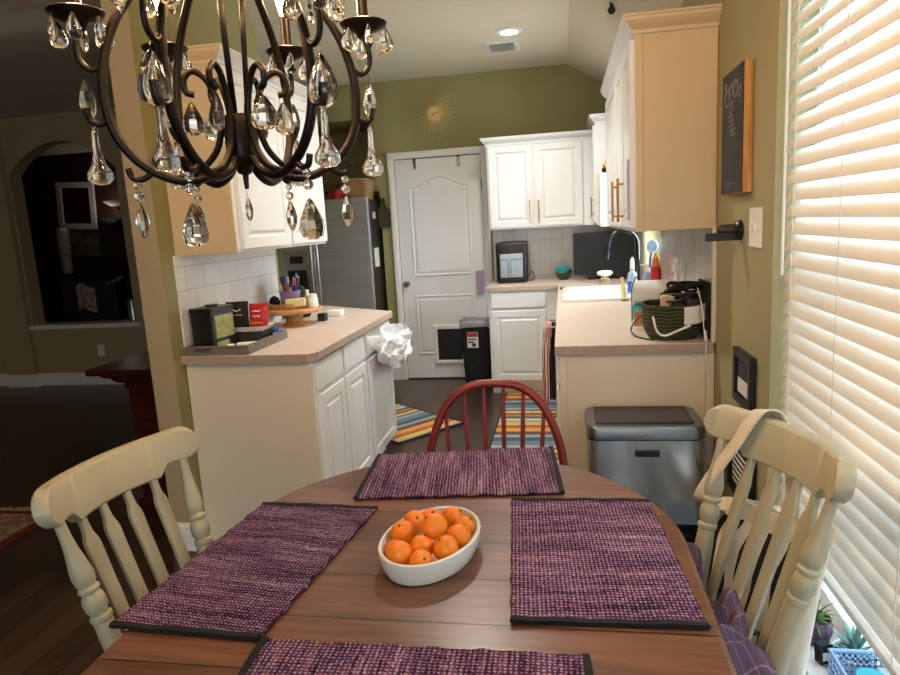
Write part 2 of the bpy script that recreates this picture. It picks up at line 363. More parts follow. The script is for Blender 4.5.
def text_mesh(s, size, depth=.001):
    cu = bpy.data.curves.new('txt', 'FONT'); cu.body = s; cu.size = size; cu.extrude = depth; cu.align_x = 'CENTER'; cu.align_y = 'CENTER'
    o = bpy.data.objects.new('txt', cu); C.objects.link(o); dg = bpy.context.evaluated_depsgraph_get()
    me = bpy.data.meshes.new_from_object(o.evaluated_get(dg)); C.objects.unlink(o); bpy.data.objects.remove(o)
    mb = MB(); mb.bm.from_mesh(me); bpy.data.meshes.remove(me); return mb

# ------------------------------------------------------------------ setting
YB, XL, XR, HC = 5.995, -1.733, .595, 2.723
struct('floor', MB().box(-8.6, 1.2, -2.6, 10.2, -.06, 0), M['floor'])
mb = MB(); mb.box(-8.6, .076, -2.6, 10.2, HC, HC+.1)
mb.prism([(.076, HC), (.86, HC-.585*.784), (.86, HC-.585*.784+.1), (.076, HC+.1)], lambda u, v, a: Vector((u, a, v)), -2.6, 6.2)
struct('ceiling', mb, M['ceil'])
mb = MB(); mb.box(-2.72, .75, YB, YB+.1, 2.42, HC); mb.box(-1.645, -1.492, YB, YB+.1, 0, 2.42); mb.box(-1.70, -1.645, YB, YB+.1, 1.78, 2.42); mb.box(-1.492, -.70, YB, YB+.1, 2.045, 2.42); mb.box(-.70, .75, YB, YB+.1, 0, 2.42); mb.box(-1.492, -.70, YB+.06, YB+.1, 0, 2.045)  # last box is an added unseen panel stopping light under the door
struct('wall_back', mb, M['green'])
for nme, bx in (('rear', (-2.72, -1.6, 6.75, 6.85, 0, 2.52)), ('left', (-2.72, -2.63, YB+.1, 6.75, 0, 2.52)), ('right', (-1.63, -1.54, YB+.1, 6.75, 0, 2.52)), ('top', (-2.63, -1.63, YB+.1, 6.75, 2.42, 2.52))): struct('wall_alcove_'+nme, MB().box(*bx), M['green'])
mb = MB(); mb.box(-1.85, XL, 2.64, 3.80, 0, HC)
o = struct('wall_left', mb, [M['green'], M['tan']])
for p in o.data.polygons:
    if p.normal.y < -.5 or p.normal.x < -.5: p.material_index = 1
struct('wall_passage_near', MB().box(-2.72, -1.85, 4.03, 4.10, 0, HC), M['green']); struct('wall_passage_left', MB().box(-2.72, -2.63, 4.1, 5.995, 0, HC), M['green'])
mb = MB()
W2 = (.50, 2.035, .30, 2.25)      # dining window: y0 y1 z0 z1
W1 = (4.26, 5.05, 1.02, 2.05)     # sink window
mb.box(XR, XR+.16, -2.6, W2[0], 0, 2.7); mb.box(XR, XR+.16, W2[0], W2[1], 0, W2[2]-.02); mb.box(XR, XR+.16, W2[0], W2[1], W2[3], 2.7)
mb.box(XR, XR+.16, W2[1], W1[0], 0, 2.7); mb.box(XR, XR+.16, W1[0], W1[1], 0, W1[2]); mb.box(XR, XR+.16, W1[0], W1[1], W1[3], 2.7); mb.box(XR, XR+.16, W1[1], YB+.1, 0, 2.7)
struct('wall_right', mb, M['sage'])
# far living room wall with its arched pass-through
AX0, AX1, ASP, AAP = -5.48, -4.29, 2.18, 2.47
mb = MB(); mb.box(-8.6, AX0, YB, YB+.16, 0, HC); mb.box(AX1, -2.72, YB, YB+.16, 0, HC); mb.box(AX0, AX1, YB, YB+.16, 0, .60)
arc = [(AX0+(AX1-AX0)*k/14, ASP+(AAP-ASP)*(math.sin(pi*k/14)**.8 if 0 < k < 14 else 0)) for k in range(15)]
for a, b in zip(arc, arc[1:]): mb.prism([a, b, (b[0], HC), (a[0], HC)], lambda u, v, y: Vector((u, y, v)), YB, YB+.16)
struct('wall_far', mb, M['tan'])
struct('wall_pilaster', MB().box(-5.83, -5.50, 5.93, YB, 0, HC), M['tan'])
struct('wall_living', MB().box(-7, -6.9, -2.6, 5.99, 0, HC), M['tan'])
mb = MB(); mb.box(-7, -1.6, -2.7, -2.6, 0, HC); mb.box(-1.6, .75, -2.7, -2.6, 2.2, HC)
struct('wall_rear', mb, M['tan'])
struct('wall_den', MB().box(-8.6, -2.6, 8.6, 8.7, 0, HC), M['maroonw']); struct('wall_den_right', MB().box(-4.0, -3.9, 6.16, 8.59, 0, HC), M['maroonw']); struct('wall_den_left', MB().box(-8.6, -8.5, 6.16, 8.59, 0, HC), M['maroonw'])
def base(name, pts, h=.13, th=.016):
    mb = MB()
    for (x0, y0), (x1, y1) in zip(pts, pts[1:]):
        d = Vector((x1-x0, y1-y0, 0)).normalized(); nrm = Vector((d.y, -d.x, 0))
        A, B = Vector((x0, y0, 0))-d*0, Vector((x1, y1, 0))
        pr = [(0, 0), (th, 0), (th, h*.66), (th*.8, h*.70), (th*.8, h*.86), (th*.35, h*.95), (th*.25, h), (0, h)]
        mb.loft([[A+nrm*a+Vector((0, 0, z)) for a, z in pr], [B+nrm*a+Vector((0, 0, z)) for a, z in pr]])
    return struct(name, mb, M['trimw'])
base('baseboard_far', [(-6.9, YB), (-5.83, YB), (-5.83, 5.93), (-5.50, 5.93), (-5.50, YB), (-2.72, YB)])
base('baseboard_left', [(-1.85, 2.639), (XL+.001, 2.639), (XL+.001, 2.722)], .135)
base('baseboard_back', [(-1.69, YB), (-1.55, YB)])
base('baseboard_right', [(XR, 2.72), (XR, -2.5)])
struct('trim_1', MB().box(AX0-.06, AX1+.05, YB-.04, YB+.2, .60, .645, .006), M['trimw'])
# door casing
mb = MB()
for (x0, x1, z0, z1) in ((-1.552, -1.492, 0, 2.105), (-.70, -.640, 0, 2.105), (-1.492, -.70, 2.045, 2.105)):
    mb.box(x0, x1, YB-.018, YB+.01, z0, z1, .004); 
mb.box(-1.540, -1.504, YB-.026, YB, 0, 2.09, .003); mb.box(-.688, -.652, YB-.026, YB, 0, 2.09, .003); mb.box(-1.52, -.67, YB-.026, YB, 2.058, 2.093, .003)
struct('trim_2', mb, M['trimw'])
# pantry door
DY = YB+.004
fn = FACE['-Y'](DY)
mb = MB().box(-1.488, -.704, DY, DY+.035, .012, 2.038)
dr = struct('door_1', mb, M['white'])
def archpanel(x0, x1, z0, z1, rise, prof):
    rings = []
    for i, n in prof:
        a, b = x0+i, x1-i; top = [(a+(b-a)*k/16, z1-i+rise*(.5-.5*math.cos(2*pi*k/16))) for k in range(17)]
        rings.append([fn(u, w, n) for u, w in [(a, z0+i), (b, z0+i)]+top[::-1]])
    return MB().loft(rings)
PPROF = [(0, 0), (.004, .009), (.012, .009), (.018, .003), (.028, .003), (.046, .008), (.048, .008)]
archpanel(-1.37, -.82, .98, 1.80, .085, PPROF).build('upper_panel', M['white'], dr)
archpanel(-1.37, -.82, .24, .80, 0, PPROF).build('lower_panel', M['white'], dr)
MB().lathe([(.0, -.0), (.026, 0), (.026, .006), (.010, .012), (.010, .03), (.026, .04), (.030, .055), (.022, .066), (0, .068)], (-1.44, DY, .915), 18, axis=(0, -1, 0)).build('door_knob', M['steelv'], dr, smooth=SM)
mb = MB(); 
for (x0, x1, z0, z1) in ((-1.215, -.915, .150, .185), (-1.215, -.915, .480, .515), (-1.215, -1.18, .185, .48), (-.95, -.915, .185, .48)): mb.box(x0, x1, DY-.026, DY-.001, z0, z1, .004)
cf = mb.build('pet_flap_frame', M['trimw'], dr); MB().box(-1.18, -.95, DY-.018, DY-.010, .185, .48).build('pet_flap', M['black'], cf)
mb = MB()
for z in (.28, 1.78): mb.cyl((-.699, YB-.012, z-.045), (-.699, YB-.012, z+.045), .008, None, 8)
mb.build('hinge', M['steelv'], dr)
for i, (x, lb) in enumerate(((-1.30, 'small white hook over the pantry door, the one nearer its knob side'), (-.90, 'small white hook over the pantry door, the one nearer the cabinets'))):
    mb = MB(); mb.box(x-.012, x+.012, DY-.006, DY+.02, 2.030, 2.042); mb.box(x-.012, x+.012, DY-.006, DY-.003, 1.95, 2.042); mb.tube([(x, DY-.006, 1.965), (x, DY-.03, 1.955), (x, DY-.036, 1.975)], .005, 6)
    solo('over_door_hook', mb, M['chrome'], lb, 'hook')
solo('paper_note', MB().box(-.79, -.718, DY-.026, DY-.022, .80, 1.01, 0), M['lav'], 'lavender paper strip stuck on the pantry door edge beside the back counter', 'note')
# dining window: sill, frame, pane
struct('trim_3', MB().box(XR-.03, XR+.16, W2[0]-.03, W2[1]-.001, W2[2]-.02, W2[2]+.006, .005), M['trimw'])
mb = MB(); fx0, fx1 = XR+.105, XR+.15
for (a, b, c_, d_) in ((W2[0], W2[1], W2[2]+.006, W2[2]+.06), (W2[0], W2[1], W2[3]-.05, W2[3]), (W2[0], W2[0]+.05, W2[2], W2[3]), (W2[1]-.05, W2[1], W2[2], W2[3]), (W2[0], W2[1], 1.25, 1.29)): mb.box(fx0, fx1, a, b, c_, d_, .004)
wf = struct('window_1', mb, M['trimw']); MB().box(XR+.125, XR+.129, W2[0]+.04, W2[1]-.04, W2[2]+.05, W2[3]-.04).build('pane', M['glass'], wf)
mb = MB()
for (a, b, c_, d_) in ((W1[0], W1[1], W1[2], W1[2]+.05), (W1[0], W1[1], W1[3]-.05, W1[3]), (W1[0], W1[0]+.05, W1[2], W1[3]), (W1[1]-.05, W1[1], W1[2], W1[3])): mb.box(fx0, fx1, a, b, c_, d_, .004)
wf = struct('window_2', mb, M['trimw']); MB().box(XR+.125, XR+.129, W1[0]+.04, W1[1]-.04, W1[2]+.04, W1[3]-.04).build('pane', M['glass'], wf)
# backsplashes
struct('trim_4', MB().box(XL, XL+.008, 2.735, 3.80, .915, 1.372), M['tile_l'])
struct('trim_5', MB().box(-.62, XR, YB-.008, YB, .915, 1.375), M['tile_b'])
mb = MB().box(XR-.008, XR, 2.756, W1[0]-.03, .915, 1.375).box(XR-.008, XR, W1[0]-.03, W1[1]+.03, .915, W1[2]).box(XR-.008, XR, W1[1]+.03, YB-.008, .915, 1.375)
struct('trim_6', mb, M['tile_r'])
struct('trim_7', MB().box(XR-.016, XR+.0, 2.738, 2.756, .915, 1.375, .003), M['ivory'])

# ------------------------------------------------------------------ left cabinets
def base_unit(label, x0, x1, y0, y1, cols, group=None, endpanel=True):
    t = thing('base_cabinet', label, 'cabinet', (x0, y0, 0), 0, group)
    mb = MB(); mb.box(x0, x1, y0, y1, .10, .876); mb.box(x0, x1-.07, y0+.002, y1-.002, 0, .10)
    mb.build('carcass', M['white'], t)
    if endpanel:
        MB().box(x0+.002, x1-.03, y0-.012, y0-.001, 0, .874, .002).box(x1-.03, x1-.002, y0-.016, y0-.001, .0, .874, .002).build('end_panel', M['ivory'], t)
    f = FACE['+X'](x1)
    for a, b in cols:
        panel('drawer', f, a, b, .735, .862, t, M['white'], FLATF)
        panel('door', f, a, b, .125, .712, t, M['white'])
    return t
base_unit('white double base cabinet with two drawers, at the near end of the left counter', XL+.001, -1.120, 2.74, 3.488, [(2.765, 3.095), (3.12, 3.472)])
base_unit('white single base cabinet behind the hanging white bag at the far left counter end', XL+.001, -1.120, 3.49, 4.04, [(3.51, 4.025)], endpanel=False)
poly = [(XL+.001, 2.70), (-1.125, 2.70), (-1.09, 2.745), (-1.09, 4.066), (-1.70, 4.50), (XL+.001, 4.50)]
t = thing('countertop', 'pink-beige laminate worktop on the left run of white cabinets', 'countertop', (XL, 2.70, .877))
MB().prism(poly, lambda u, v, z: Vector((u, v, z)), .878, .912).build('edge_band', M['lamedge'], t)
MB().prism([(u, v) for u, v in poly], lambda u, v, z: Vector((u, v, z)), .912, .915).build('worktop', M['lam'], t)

def wall_unit(label, x0, x1, y0, y1, z0, z1, facing, doors, handles, crown_sides, hmat, endpanel=None, endm='warmlit'):
    t = thing('wall_cabinet', label, 'cabinet', ((x0+x1)/2, (y0+y1)/2, z0))
    MB().box(x0, x1, y0, y1, z0, z1).build('carcass', M['white'], t)
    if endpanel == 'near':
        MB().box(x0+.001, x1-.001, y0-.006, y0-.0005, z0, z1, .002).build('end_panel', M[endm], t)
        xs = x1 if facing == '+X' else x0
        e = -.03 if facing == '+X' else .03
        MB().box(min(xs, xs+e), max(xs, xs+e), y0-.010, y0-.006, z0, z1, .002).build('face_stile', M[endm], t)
    f = FACE[facing]({'-Y': y0, '+X': x1, '-X': x0}[facing])
    ds = []
    for a, b in doors: ds.append(panel('door', f, a, b, z0+.014, z1-.022, t, M['white']))
    for k, u in enumerate(handles): pull(f, u, z0+.04, z0+.23, ds[min(k, len(ds)-1)], M[hmat], off=.015)
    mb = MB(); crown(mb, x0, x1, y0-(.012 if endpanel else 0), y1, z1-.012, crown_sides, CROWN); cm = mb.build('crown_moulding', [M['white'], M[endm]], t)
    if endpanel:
        for p in cm.data.polygons: p.material_index = 1 if p.center.y+(y0+y1)/2 < y0-.011 and abs(p.normal.x) < .3 else 0  # near crown faces also take the colour with the chandelier warmth in it
    return t
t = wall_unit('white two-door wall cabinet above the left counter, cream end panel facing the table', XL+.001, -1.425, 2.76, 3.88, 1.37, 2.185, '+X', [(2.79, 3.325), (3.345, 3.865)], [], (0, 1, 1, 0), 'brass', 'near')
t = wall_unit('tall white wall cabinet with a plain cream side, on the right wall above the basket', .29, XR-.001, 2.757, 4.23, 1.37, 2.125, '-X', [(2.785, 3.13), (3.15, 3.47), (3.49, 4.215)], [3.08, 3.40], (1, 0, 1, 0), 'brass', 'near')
t = wall_unit('white two-door wall cabinet on the back wall above the coffee machine', -.612, .262, 5.665, YB-.001, 1.37, 2.075, '-Y', [(-.597, -.238), (-.218, .172)], [-.262, -.190], (1, 0, 1, 0), 'brass')
t = thing('wall_cabinet', 'white corner wall cabinet with open end shelf beyond the sink window', 'cabinet', (.43, 5.4, 1.36))
mb = MB().box(.268, XR-.001, 5.36, YB-.001, 1.37, 2.15); mb.build('carcass', M['white'], t)
d = panel('door', FACE['-X'](.268), 5.375, 5.645, 1.39, 2.125, t, M['white']); pull(FACE['-X'](.268), 5.40, 1.43, 1.59, d, M['steelv'], off=.012)
MB().box(.285, XR-.001, 5.16, 5.358, 1.36, 1.38).box(.285, XR-.001, 5.16, 5.358, 1.735, 1.755).box(.285, .30, 5.16, 5.358, 1.38, 1.735).box(.30, XR-.001, 5.16, 5.172, 1.38, 1.735).build('end_shelf', M['ivory'], t)
mb = MB(); crown(mb, .268, XR-.002, 5.36, YB-.002, 2.138, (1, 0, 1, 0), CROWN); mb.build('crown_moulding', M['white'], t)
t = thing('flower_ornament', 'small red and yellow flower ornament on the open shelf beyond the sink', 'ornament', (.345, 5.22, 1.756))
MB().lathe([(0, 0), (.035, 0), (.045, .03), (.03, .04), (0, .04)], (.345, 5.22, 1.756), 12).build('dish', M['black'], t)
for k, (dx, dz, m) in enumerate(((-.02, .055, 'orangep'), (.012, .06, 'redp'), (.03, .085, 'redp'), (0, .085, 'orangep'), (.02, .11, 'redp'))):
    MB().ball((.345+dx, 5.22, 1.756+dz), .017, seg=8, ring=6).build('blossom', M[m], t, smooth=True)
solo('paper_strip', MB().box(.2455, .249, 2.80, 2.88, 1.42, 1.66).xf(Matrix.Translation((.022, 0, 0))), M['lav'], 'lavender paper strip hanging on the right wall cabinet door', 'note')

# ------------------------------------------------------------------ back and right base run
t = thing('base_cabinet', 'white base cabinet with one drawer and door under the coffee machine', 'cabinet', (-.62, 5.385, 0))
mb = MB().box(-.618, -.03, 5.385, YB-.001, .10, .876).box(-.618, -.03, 5.45, YB-.001, 0, .10); mb.build('carcass', M['white'], t)
f = FACE['-Y'](5.385); panel('drawer', f, -.598, -.150, .735, .862, t, M['white'], FLATF); panel('door', f, -.598, -.150, .125, .712, t, M['white'])
t = thing('base_cabinet', 'white base cabinet run under the right counter with cream end panel behind the steel bin', 'cabinet', (-.02, 2.756, 0))
mb = MB().box(-.025, XR-.001, 2.77, 4.15, .10, .876).box(.045, XR-.001, 2.77, 4.15, 0, .10); mb.build('carcass', M['white'], t)
MB().box(0.0, XR-.035, 2.758, 2.769, 0, .874, .002).box(-.025, .001, 2.752, 2.769, 0, .874, .002).box(XR-.034, XR-.002, 2.752, 2.769, 0, .874, .002).build('end_panel', M['ivory'], t)
f = FACE['-X'](-.025)
for a, b in ((2.80, 3.45), (3.47, 4.13)): panel('drawer', f, a, b, .735, .862, t, M['white'], FLATF); panel('door', f, a, b, .125, .712, t, M['white'])
t = thing('base_cabinet', 'white sink base cabinet under the white sink', 'cabinet', (-.02, 4.16, 0))
mb = MB().box(-.025, XR-.001, 4.152, 5.383, .10, .70).box(.045, XR-.001, 4.152, 5.383, 0, .10).box(-.025, -.017, 4.152, 5.383, .70, .876); mb.build('carcass', M['white'], t)
for a, b in ((4.17, 4.55), (4.57, 4.95), (4.97, 5.36)): panel('door', f, a, b, .125, .80, t, M['white'])
t = thing('countertop', 'pink-beige laminate worktop on the right run, around the sink and into the corner', 'countertop', (-.045, 2.736, .877))
SX0, SX1, SY0, SY1 = .005, .415, 4.195, 4.925
RC = [(-.045, XR-.009, 2.736, SY0), (-.045, SX0, SY0, SY1), (SX1, XR-.009, SY0, SY1), (-.045, XR-.009, SY1, YB-.009), (-.632, -.045, 5.355, YB-.009)]
mb = MB(); mb2 = MB()
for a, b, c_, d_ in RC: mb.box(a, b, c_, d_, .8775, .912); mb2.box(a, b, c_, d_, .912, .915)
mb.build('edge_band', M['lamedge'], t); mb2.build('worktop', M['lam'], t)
t = thing('sink', 'white drop-in kitchen sink in the right counter', 'sink', (.21, 4.56, .75))
def rr(x0, x1, y0, y1, r, z, n=4):
    out = []
    for cx, cy, a0 in ((x1-r, y1-r, 0), (x0+r, y1-r, pi/2), (x0+r, y0+r, pi), (x1-r, y0+r, 3*pi/2)):
        out += [Vector((cx+r*math.cos(a0+pi/2*k/n), cy+r*math.sin(a0+pi/2*k/n), z)) for k in range(n+1)]
    return out
MB().loft([rr(-.012, .435, 4.175, 4.945, .03, .916), rr(-.012, .435, 4.175, 4.945, .03, .932), rr(.0, .425, 4.187, 4.933, .03, .938), rr(.032, .385, 4.215, 4.905, .04, .936), rr(.042, .375, 4.225, 4.895, .05, .92), rr(.07, .35, 4.25, 4.87, .06, .75)], cap=(False, True)).build('basin', M['ceramic'], t, smooth=SM)
MB().cyl((.21, 4.56, .7505), (.21, 4.56, .756), .035).build('drain', M['chrome'], t)
t = thing('faucet', 'dark chrome gooseneck tap arching over the sink', 'faucet', (.495, 4.62, .915))
MB().lathe([(0, 0), (.028, 0), (.028, .012), (.018, .02), (.016, .10), (0, .10)], (.495, 4.62, .915), 14).build('tap_base', M['dchrome'], t, smooth=SM)
arcp = [(.497, 4.62, 1.0), (.497, 4.62, 1.15)]+[(.40+.097*math.cos(pi*k/12), 4.62, 1.235+.10*math.sin(pi*k/12)) for k in range(13)]+[(.297, 4.62, 1.19)]
MB().tube(arcp, .0135, 10).build('spout', M['dchrome'], t, smooth=True)
MB().tube([(.297, 4.62, 1.20), (.288, 4.62, 1.15)], [.017, .019], 10).build('spray_head', M['dchrome'], t, smooth=SM)
MB().tube([(.51, 4.62, .98), (.55, 4.60, 1.03)], .007, 8).build('lever', M['dchrome'], t, smooth=SM)
solo('dish_cloth', MB().box(-.03, .42, 4.96, 5.10, .916, .924, .003), M['dgreen'], 'dark green cloth lying on the counter behind the sink', 'cloth')

# ------------------------------------------------------------------ fridge, alcove things
FX0, FX1, FY = -2.56, -1.665, 5.64
t = thing('refrigerator', 'stainless steel side-by-side fridge in the dark alcove', 'fridge', ((FX0+FX1)/2, 6.0, 0))
MB().box(FX0, FX1, FY+.055, 6.35, .0, 1.70, .006).build('body', M['black'], t)
a = MB().box(FX0, -2.182, FY, FY+.05, .08, 1.715, .012).build('freezer_door', M['steel'], t)
b = MB().box(-2.172, FX1, FY, FY+.05, .08, 1.715, .012).build('fridge_door', M['steel'], t)
for x, p in ((-2.205, a), (-2.148, b)):
    MB().tube([(x, FY-.045, .70), (x, FY-.05, 1.1), (x, FY-.045, 1.50)], .013, 10).cyl((x, FY+.004, .74), (x, FY-.045, .74), .009, None, 8).cyl((x, FY+.004, 1.46), (x, FY-.045, 1.46), .009, None, 8).build('door_handle', M['steelv'], p, smooth=SM)
dp = MB().box(-2.47, -2.25, FY-.008, FY+.004, .86, 1.28, .006).build('dispenser', paint('dispenser_grey', '85837f', .45), a)
MB().box(-2.42, -2.30, FY-.012, FY-.007, 1.17, 1.235).build('display', M['black'], a)
MB().box(-2.45, -2.27, FY-.010, FY-.007, .88, 1.11).build('recess', M['black'], a)
solo('magnet', MB().box(FX1+.001, FX1+.006, 5.78, 5.85, 1.53, 1.59), M['paper'], 'small white clip on the upper side of the fridge', 'magnet')
solo('shopping_list', MB().box(FX1+.001, FX1+.004, 5.74, 5.88, 1.10, 1.27), M['paper'], 'white paper held on the lower side of the fridge', 'paper')
t = thing('cooking_pot', 'red lidded pot on top of the fridge', 'pot', (-1.985, 5.84, 1.702))
MB().lathe([(0, 0), (.075, 0), (.085, .02), (.085, .10), (0, .10)], (-1.985, 5.84, 1.702), 20).build('pot_body', M['redp'], t, smooth=SM)
MB().lathe([(.087, .101), (.087, .108), (.05, .12), (.015, .125), (.015, .145), (0, .145)], (-1.985, 5.84, 1.702), 20).build('lid', M['black'], t, smooth=SM)
MB().tube([(-2.07, 5.84, 1.78), (-2.09, 5.80, 1.78)], .01, 8).build('grip', M['black'], t)
t = thing('wicker_basket', 'brown wicker basket on top of the fridge beside the red pot', 'basket', (-1.77, 5.82, 1.702))
MB().loft([rr(-1.86, -1.69, 5.72, 5.95, .03, 1.702), rr(-1.875, -1.675, 5.70, 5.97, .03, 1.87), rr(-1.865, -1.685, 5.71, 5.96, .03, 1.87), rr(-1.85, -1.70, 5.73, 5.94, .03, 1.712)]).build('woven_body', M['wicker'], t)
MB().tube(rr(-1.878, -1.672, 5.697, 5.973, .03, 1.872), .009, 6, True).build('rim', M['wicker'], t)
t = thing('wall_plaque', 'dark olive bottle-shaped plaque on the wall left of the pantry door', 'plaque', (-1.615, YB-.01, 1.43))
def bottle(s, zc): return [(-.055*s, -.13*s), (.055*s, -.13*s), (.068*s, -.10*s), (.068*s, .0), (.05*s, .045*s), (.024*s, .075*s), (.022*s, .14*s), (-.022*s, .14*s), (-.024*s, .075*s), (-.05*s, .045*s), (-.068*s, .0), (-.068*s, -.10*s)]
fnw = lambda u, v, n: Vector((-1.617+u, YB-n, 1.57+v))
olive = paint('dark_olive_glaze', '35320f', .3); M['olive'] = olive
MB().prism(bottle(1, 0), fnw, .001, .022).build('plaque_board', olive, t)
MB().prism([(-.045, -.08), (.045, -.08), (.045, .0), (-.045, .0)], fnw, .022, .026).build('plaque_label', M['dgrey'], t)

# ------------------------------------------------------------------ clock, vent, lights
t = thing('wall_clock', 'gold sunburst clock on the olive wall above the pantry door', 'clock', (-1.09, YB, 2.41))
cx, cz = -1.09, 2.41; gy = YB-.03
MB().lathe([(0, 0), (.066, 0), (.068, .006), (.062, .012), (0, .012)], (cx, gy+.004, cz), 28, axis=(0, -1, 0)).build('dial', M['clockface'], t)
mb = MB(); rnd = random.Random(3)
for k in range(60):
    a = 2*pi*k/60; L = (.225, .17, .20, .15)[k % 4]+rnd.uniform(-.01, .01)
    mb.tube([(cx+.055*math.cos(a), gy+.008, cz+.055*math.sin(a)), (cx+L*math.cos(a), gy+.008, cz+L*math.sin(a))], [.0035, .0022], 5)
    if k % 4 in (0, 2): mb.ball((cx+L*math.cos(a), gy+.008, cz+L*math.sin(a)), .0035, seg=6, ring=4)
mb.build('rays', paint('gilt_wire', 'c8ad6a', .4), t)
MB().cyl((cx, YB, cz), (cx, gy, cz), .03).build('mount', M['dgrey'], t)
mb = MB()
for k in range(12):
    a = 2*pi*k/12; mb.box(-.0025, .0025, -.001, .001, .045, .056, mat=Matrix.Translation((cx, gy-.0095, cz))@Matrix.Rotation(a, 4, 'Y'))
mb.build('hour_marks', M['black'], t)
for a, L, nme in ((math.radians(78), .045, 'minute_hand'), (math.radians(212), .036, 'hour_hand')):
    MB().box(-.003, .003, -.001, .001, -.006, L, mat=Matrix.Translation((cx, gy-.011, cz))@Matrix.Rotation(a, 4, 'Y')).build(nme, M['black'], t)
t = thing('ceiling_vent', 'white louvred air vent in the kitchen ceiling beside the downlight', 'vent', (-.405, 5.2, HC))
mb = MB()
for a in ((-.53, -.28, 5.05, 5.085), (-.53, -.28, 5.325, 5.36), (-.53, -.495, 5.085, 5.325), (-.315, -.28, 5.085, 5.325)): mb.box(*a, HC-.010, HC-.001)
mb.build('frame', M['trimw'], t)
mb = MB()
for k in range(9): mb.box(-.495, -.315, -.008, .008, -.001, .001, mat=Matrix.Translation((0, 5.10+.026*k, HC-.007))@Matrix.Rotation(.5, 4, 'X'))
mb.build('louvres', M['trimw'], t); MB().box(-.495, -.315, 5.085, 5.325, HC-.002, HC-.001).build('duct', M['black'], t)
def downlight(x, y, label, watt):
    t = thing('ceiling_light', label, 'light', (x, y, HC))
    MB().lathe([(.060, -.001), (.095, -.001), (.095, -.006), (.062, -.010), (.060, -.004)], (x, y, HC), 28).build('trim_ring', M['trimw'], t, smooth=SM)
    MB().cyl((x, y, HC-.0015), (x, y, HC-.005), .062, None, 24).build('lens', M['can'], t)
    l = bpy.data.lights.new('downlight_lamp', 'SPOT'); l.energy = watt; l.color = (1, .95, .88); l.spot_size = math.radians(140); l.spot_blend = .8; l.shadow_soft_size = .06
    o = bpy.data.objects.new('downlight_lamp', l); C.objects.link(o); o.location = (x, y, HC-.02); return t
downlight(-.325, 4.82, 'lit round recessed downlight in the kitchen ceiling', 76)
downlight(-.55, 3.45, 'added recessed downlight in the ceiling between the counters, unseen above the frame', 95)  # extra lamp out of view, added to light the cabinets
t = thing('ceiling_sensor', 'small black sensor on the sloped ceiling above the right cabinets', 'sensor', (.30, 4.0, 2.55))
zz = HC-.585*(.30-.076)
MB().ball((.30, 4.0, zz-.035), .022).build('sensor_head', M['black'], t, smooth=True); MB().cyl((.30, 4.0, zz-.02), (.30, 4.0, zz+.01), .012).build('stem', M['black'], t)

# ------------------------------------------------------------------ things on the back counter
t = thing('coffee_machine', 'black countertop machine with steel front drawer on the back counter', 'appliance', (-.43, 5.75, .915))
MB().box(-.565, -.305, 5.63, 5.88, .918, 1.262, .018, 3).build('housing', M['black'], t, smooth=SM)
MB().box(-.532, -.338, 5.618, 5.631, .965, 1.165, .004).build('drawer', M['steelv'], t)
MB().box(-.532, -.338, 5.614, 5.632, 1.115, 1.120).build('seam', M['black'], t)
MB().box(-.462, -.438, 5.575, 5.622, .975, 1.12, .006).build('handle', M['steelv'], t)
MB().cyl((-.43, 5.631, 1.20), (-.43, 5.624, 1.20), .013).build('dial', M['dgrey'], t)
solo('power_cord', MB().tube(bez([(-.31, 5.82, .95), (-.27, 5.80, 1.0), (-.25, 5.79, .95), (-.27, 5.78, .922), (-.302, 5.80, .921)], 6), .004, 6), M['black'], 'black power cord looping beside the coffee machine', 'cord')
t = thing('television', 'black flat screen standing in the corner behind the sink', 'television', (.34, 5.72, .915))
MB().box(.085, .57, 5.70, 5.735, .955, 1.305, .006).build('bezel', M['black'], t); MB().box(.098, .557, 5.697, 5.701, .97, 1.292).build('screen', M['screen'], t)
MB().box(.29, .37, 5.71, 5.73, .925, .96).box(.20, .46, 5.66, 5.78, .916, .926, .003).build('stand', M['black'], t)
t = thing('mixing_bowl', 'dark green ceramic bowl on the counter left of the television', 'bowl', (.0, 5.78, .915))
def bowl(c, r, h, m, par, nm='bowl_body', th=.005):
    pr = [(0, 0), (r*.45, 0), (r*.75, h*.3), (r*.95, h*.75), (r, h), (r-th, h), (r*.93-th, h*.75), (r*.7, h*.32), (r*.4, th), (0, th)]
    return MB().lathe(pr, c, 24).build(nm, m, par, smooth=SM)
bowl((.0, 5.78, .915), .075, .085, M['dgreen'], t)
t = thing('storage_bowl', 'teal plastic bowl stacked in the dark green bowl', 'bowl', (-.005, 5.78, .955))
mb = MB().lathe([(0, 0), (.045, 0), (.066, .055), (.068, .06), (.062, .06), (.04, .006), (0, .006)], (0, 0, 0), 20).xf(Matrix.Translation((-.008, 5.78, .955))@Matrix.Rotation(.3, 4, 'X'))
mb.build('bowl_body', M['teal'], t, smooth=SM)

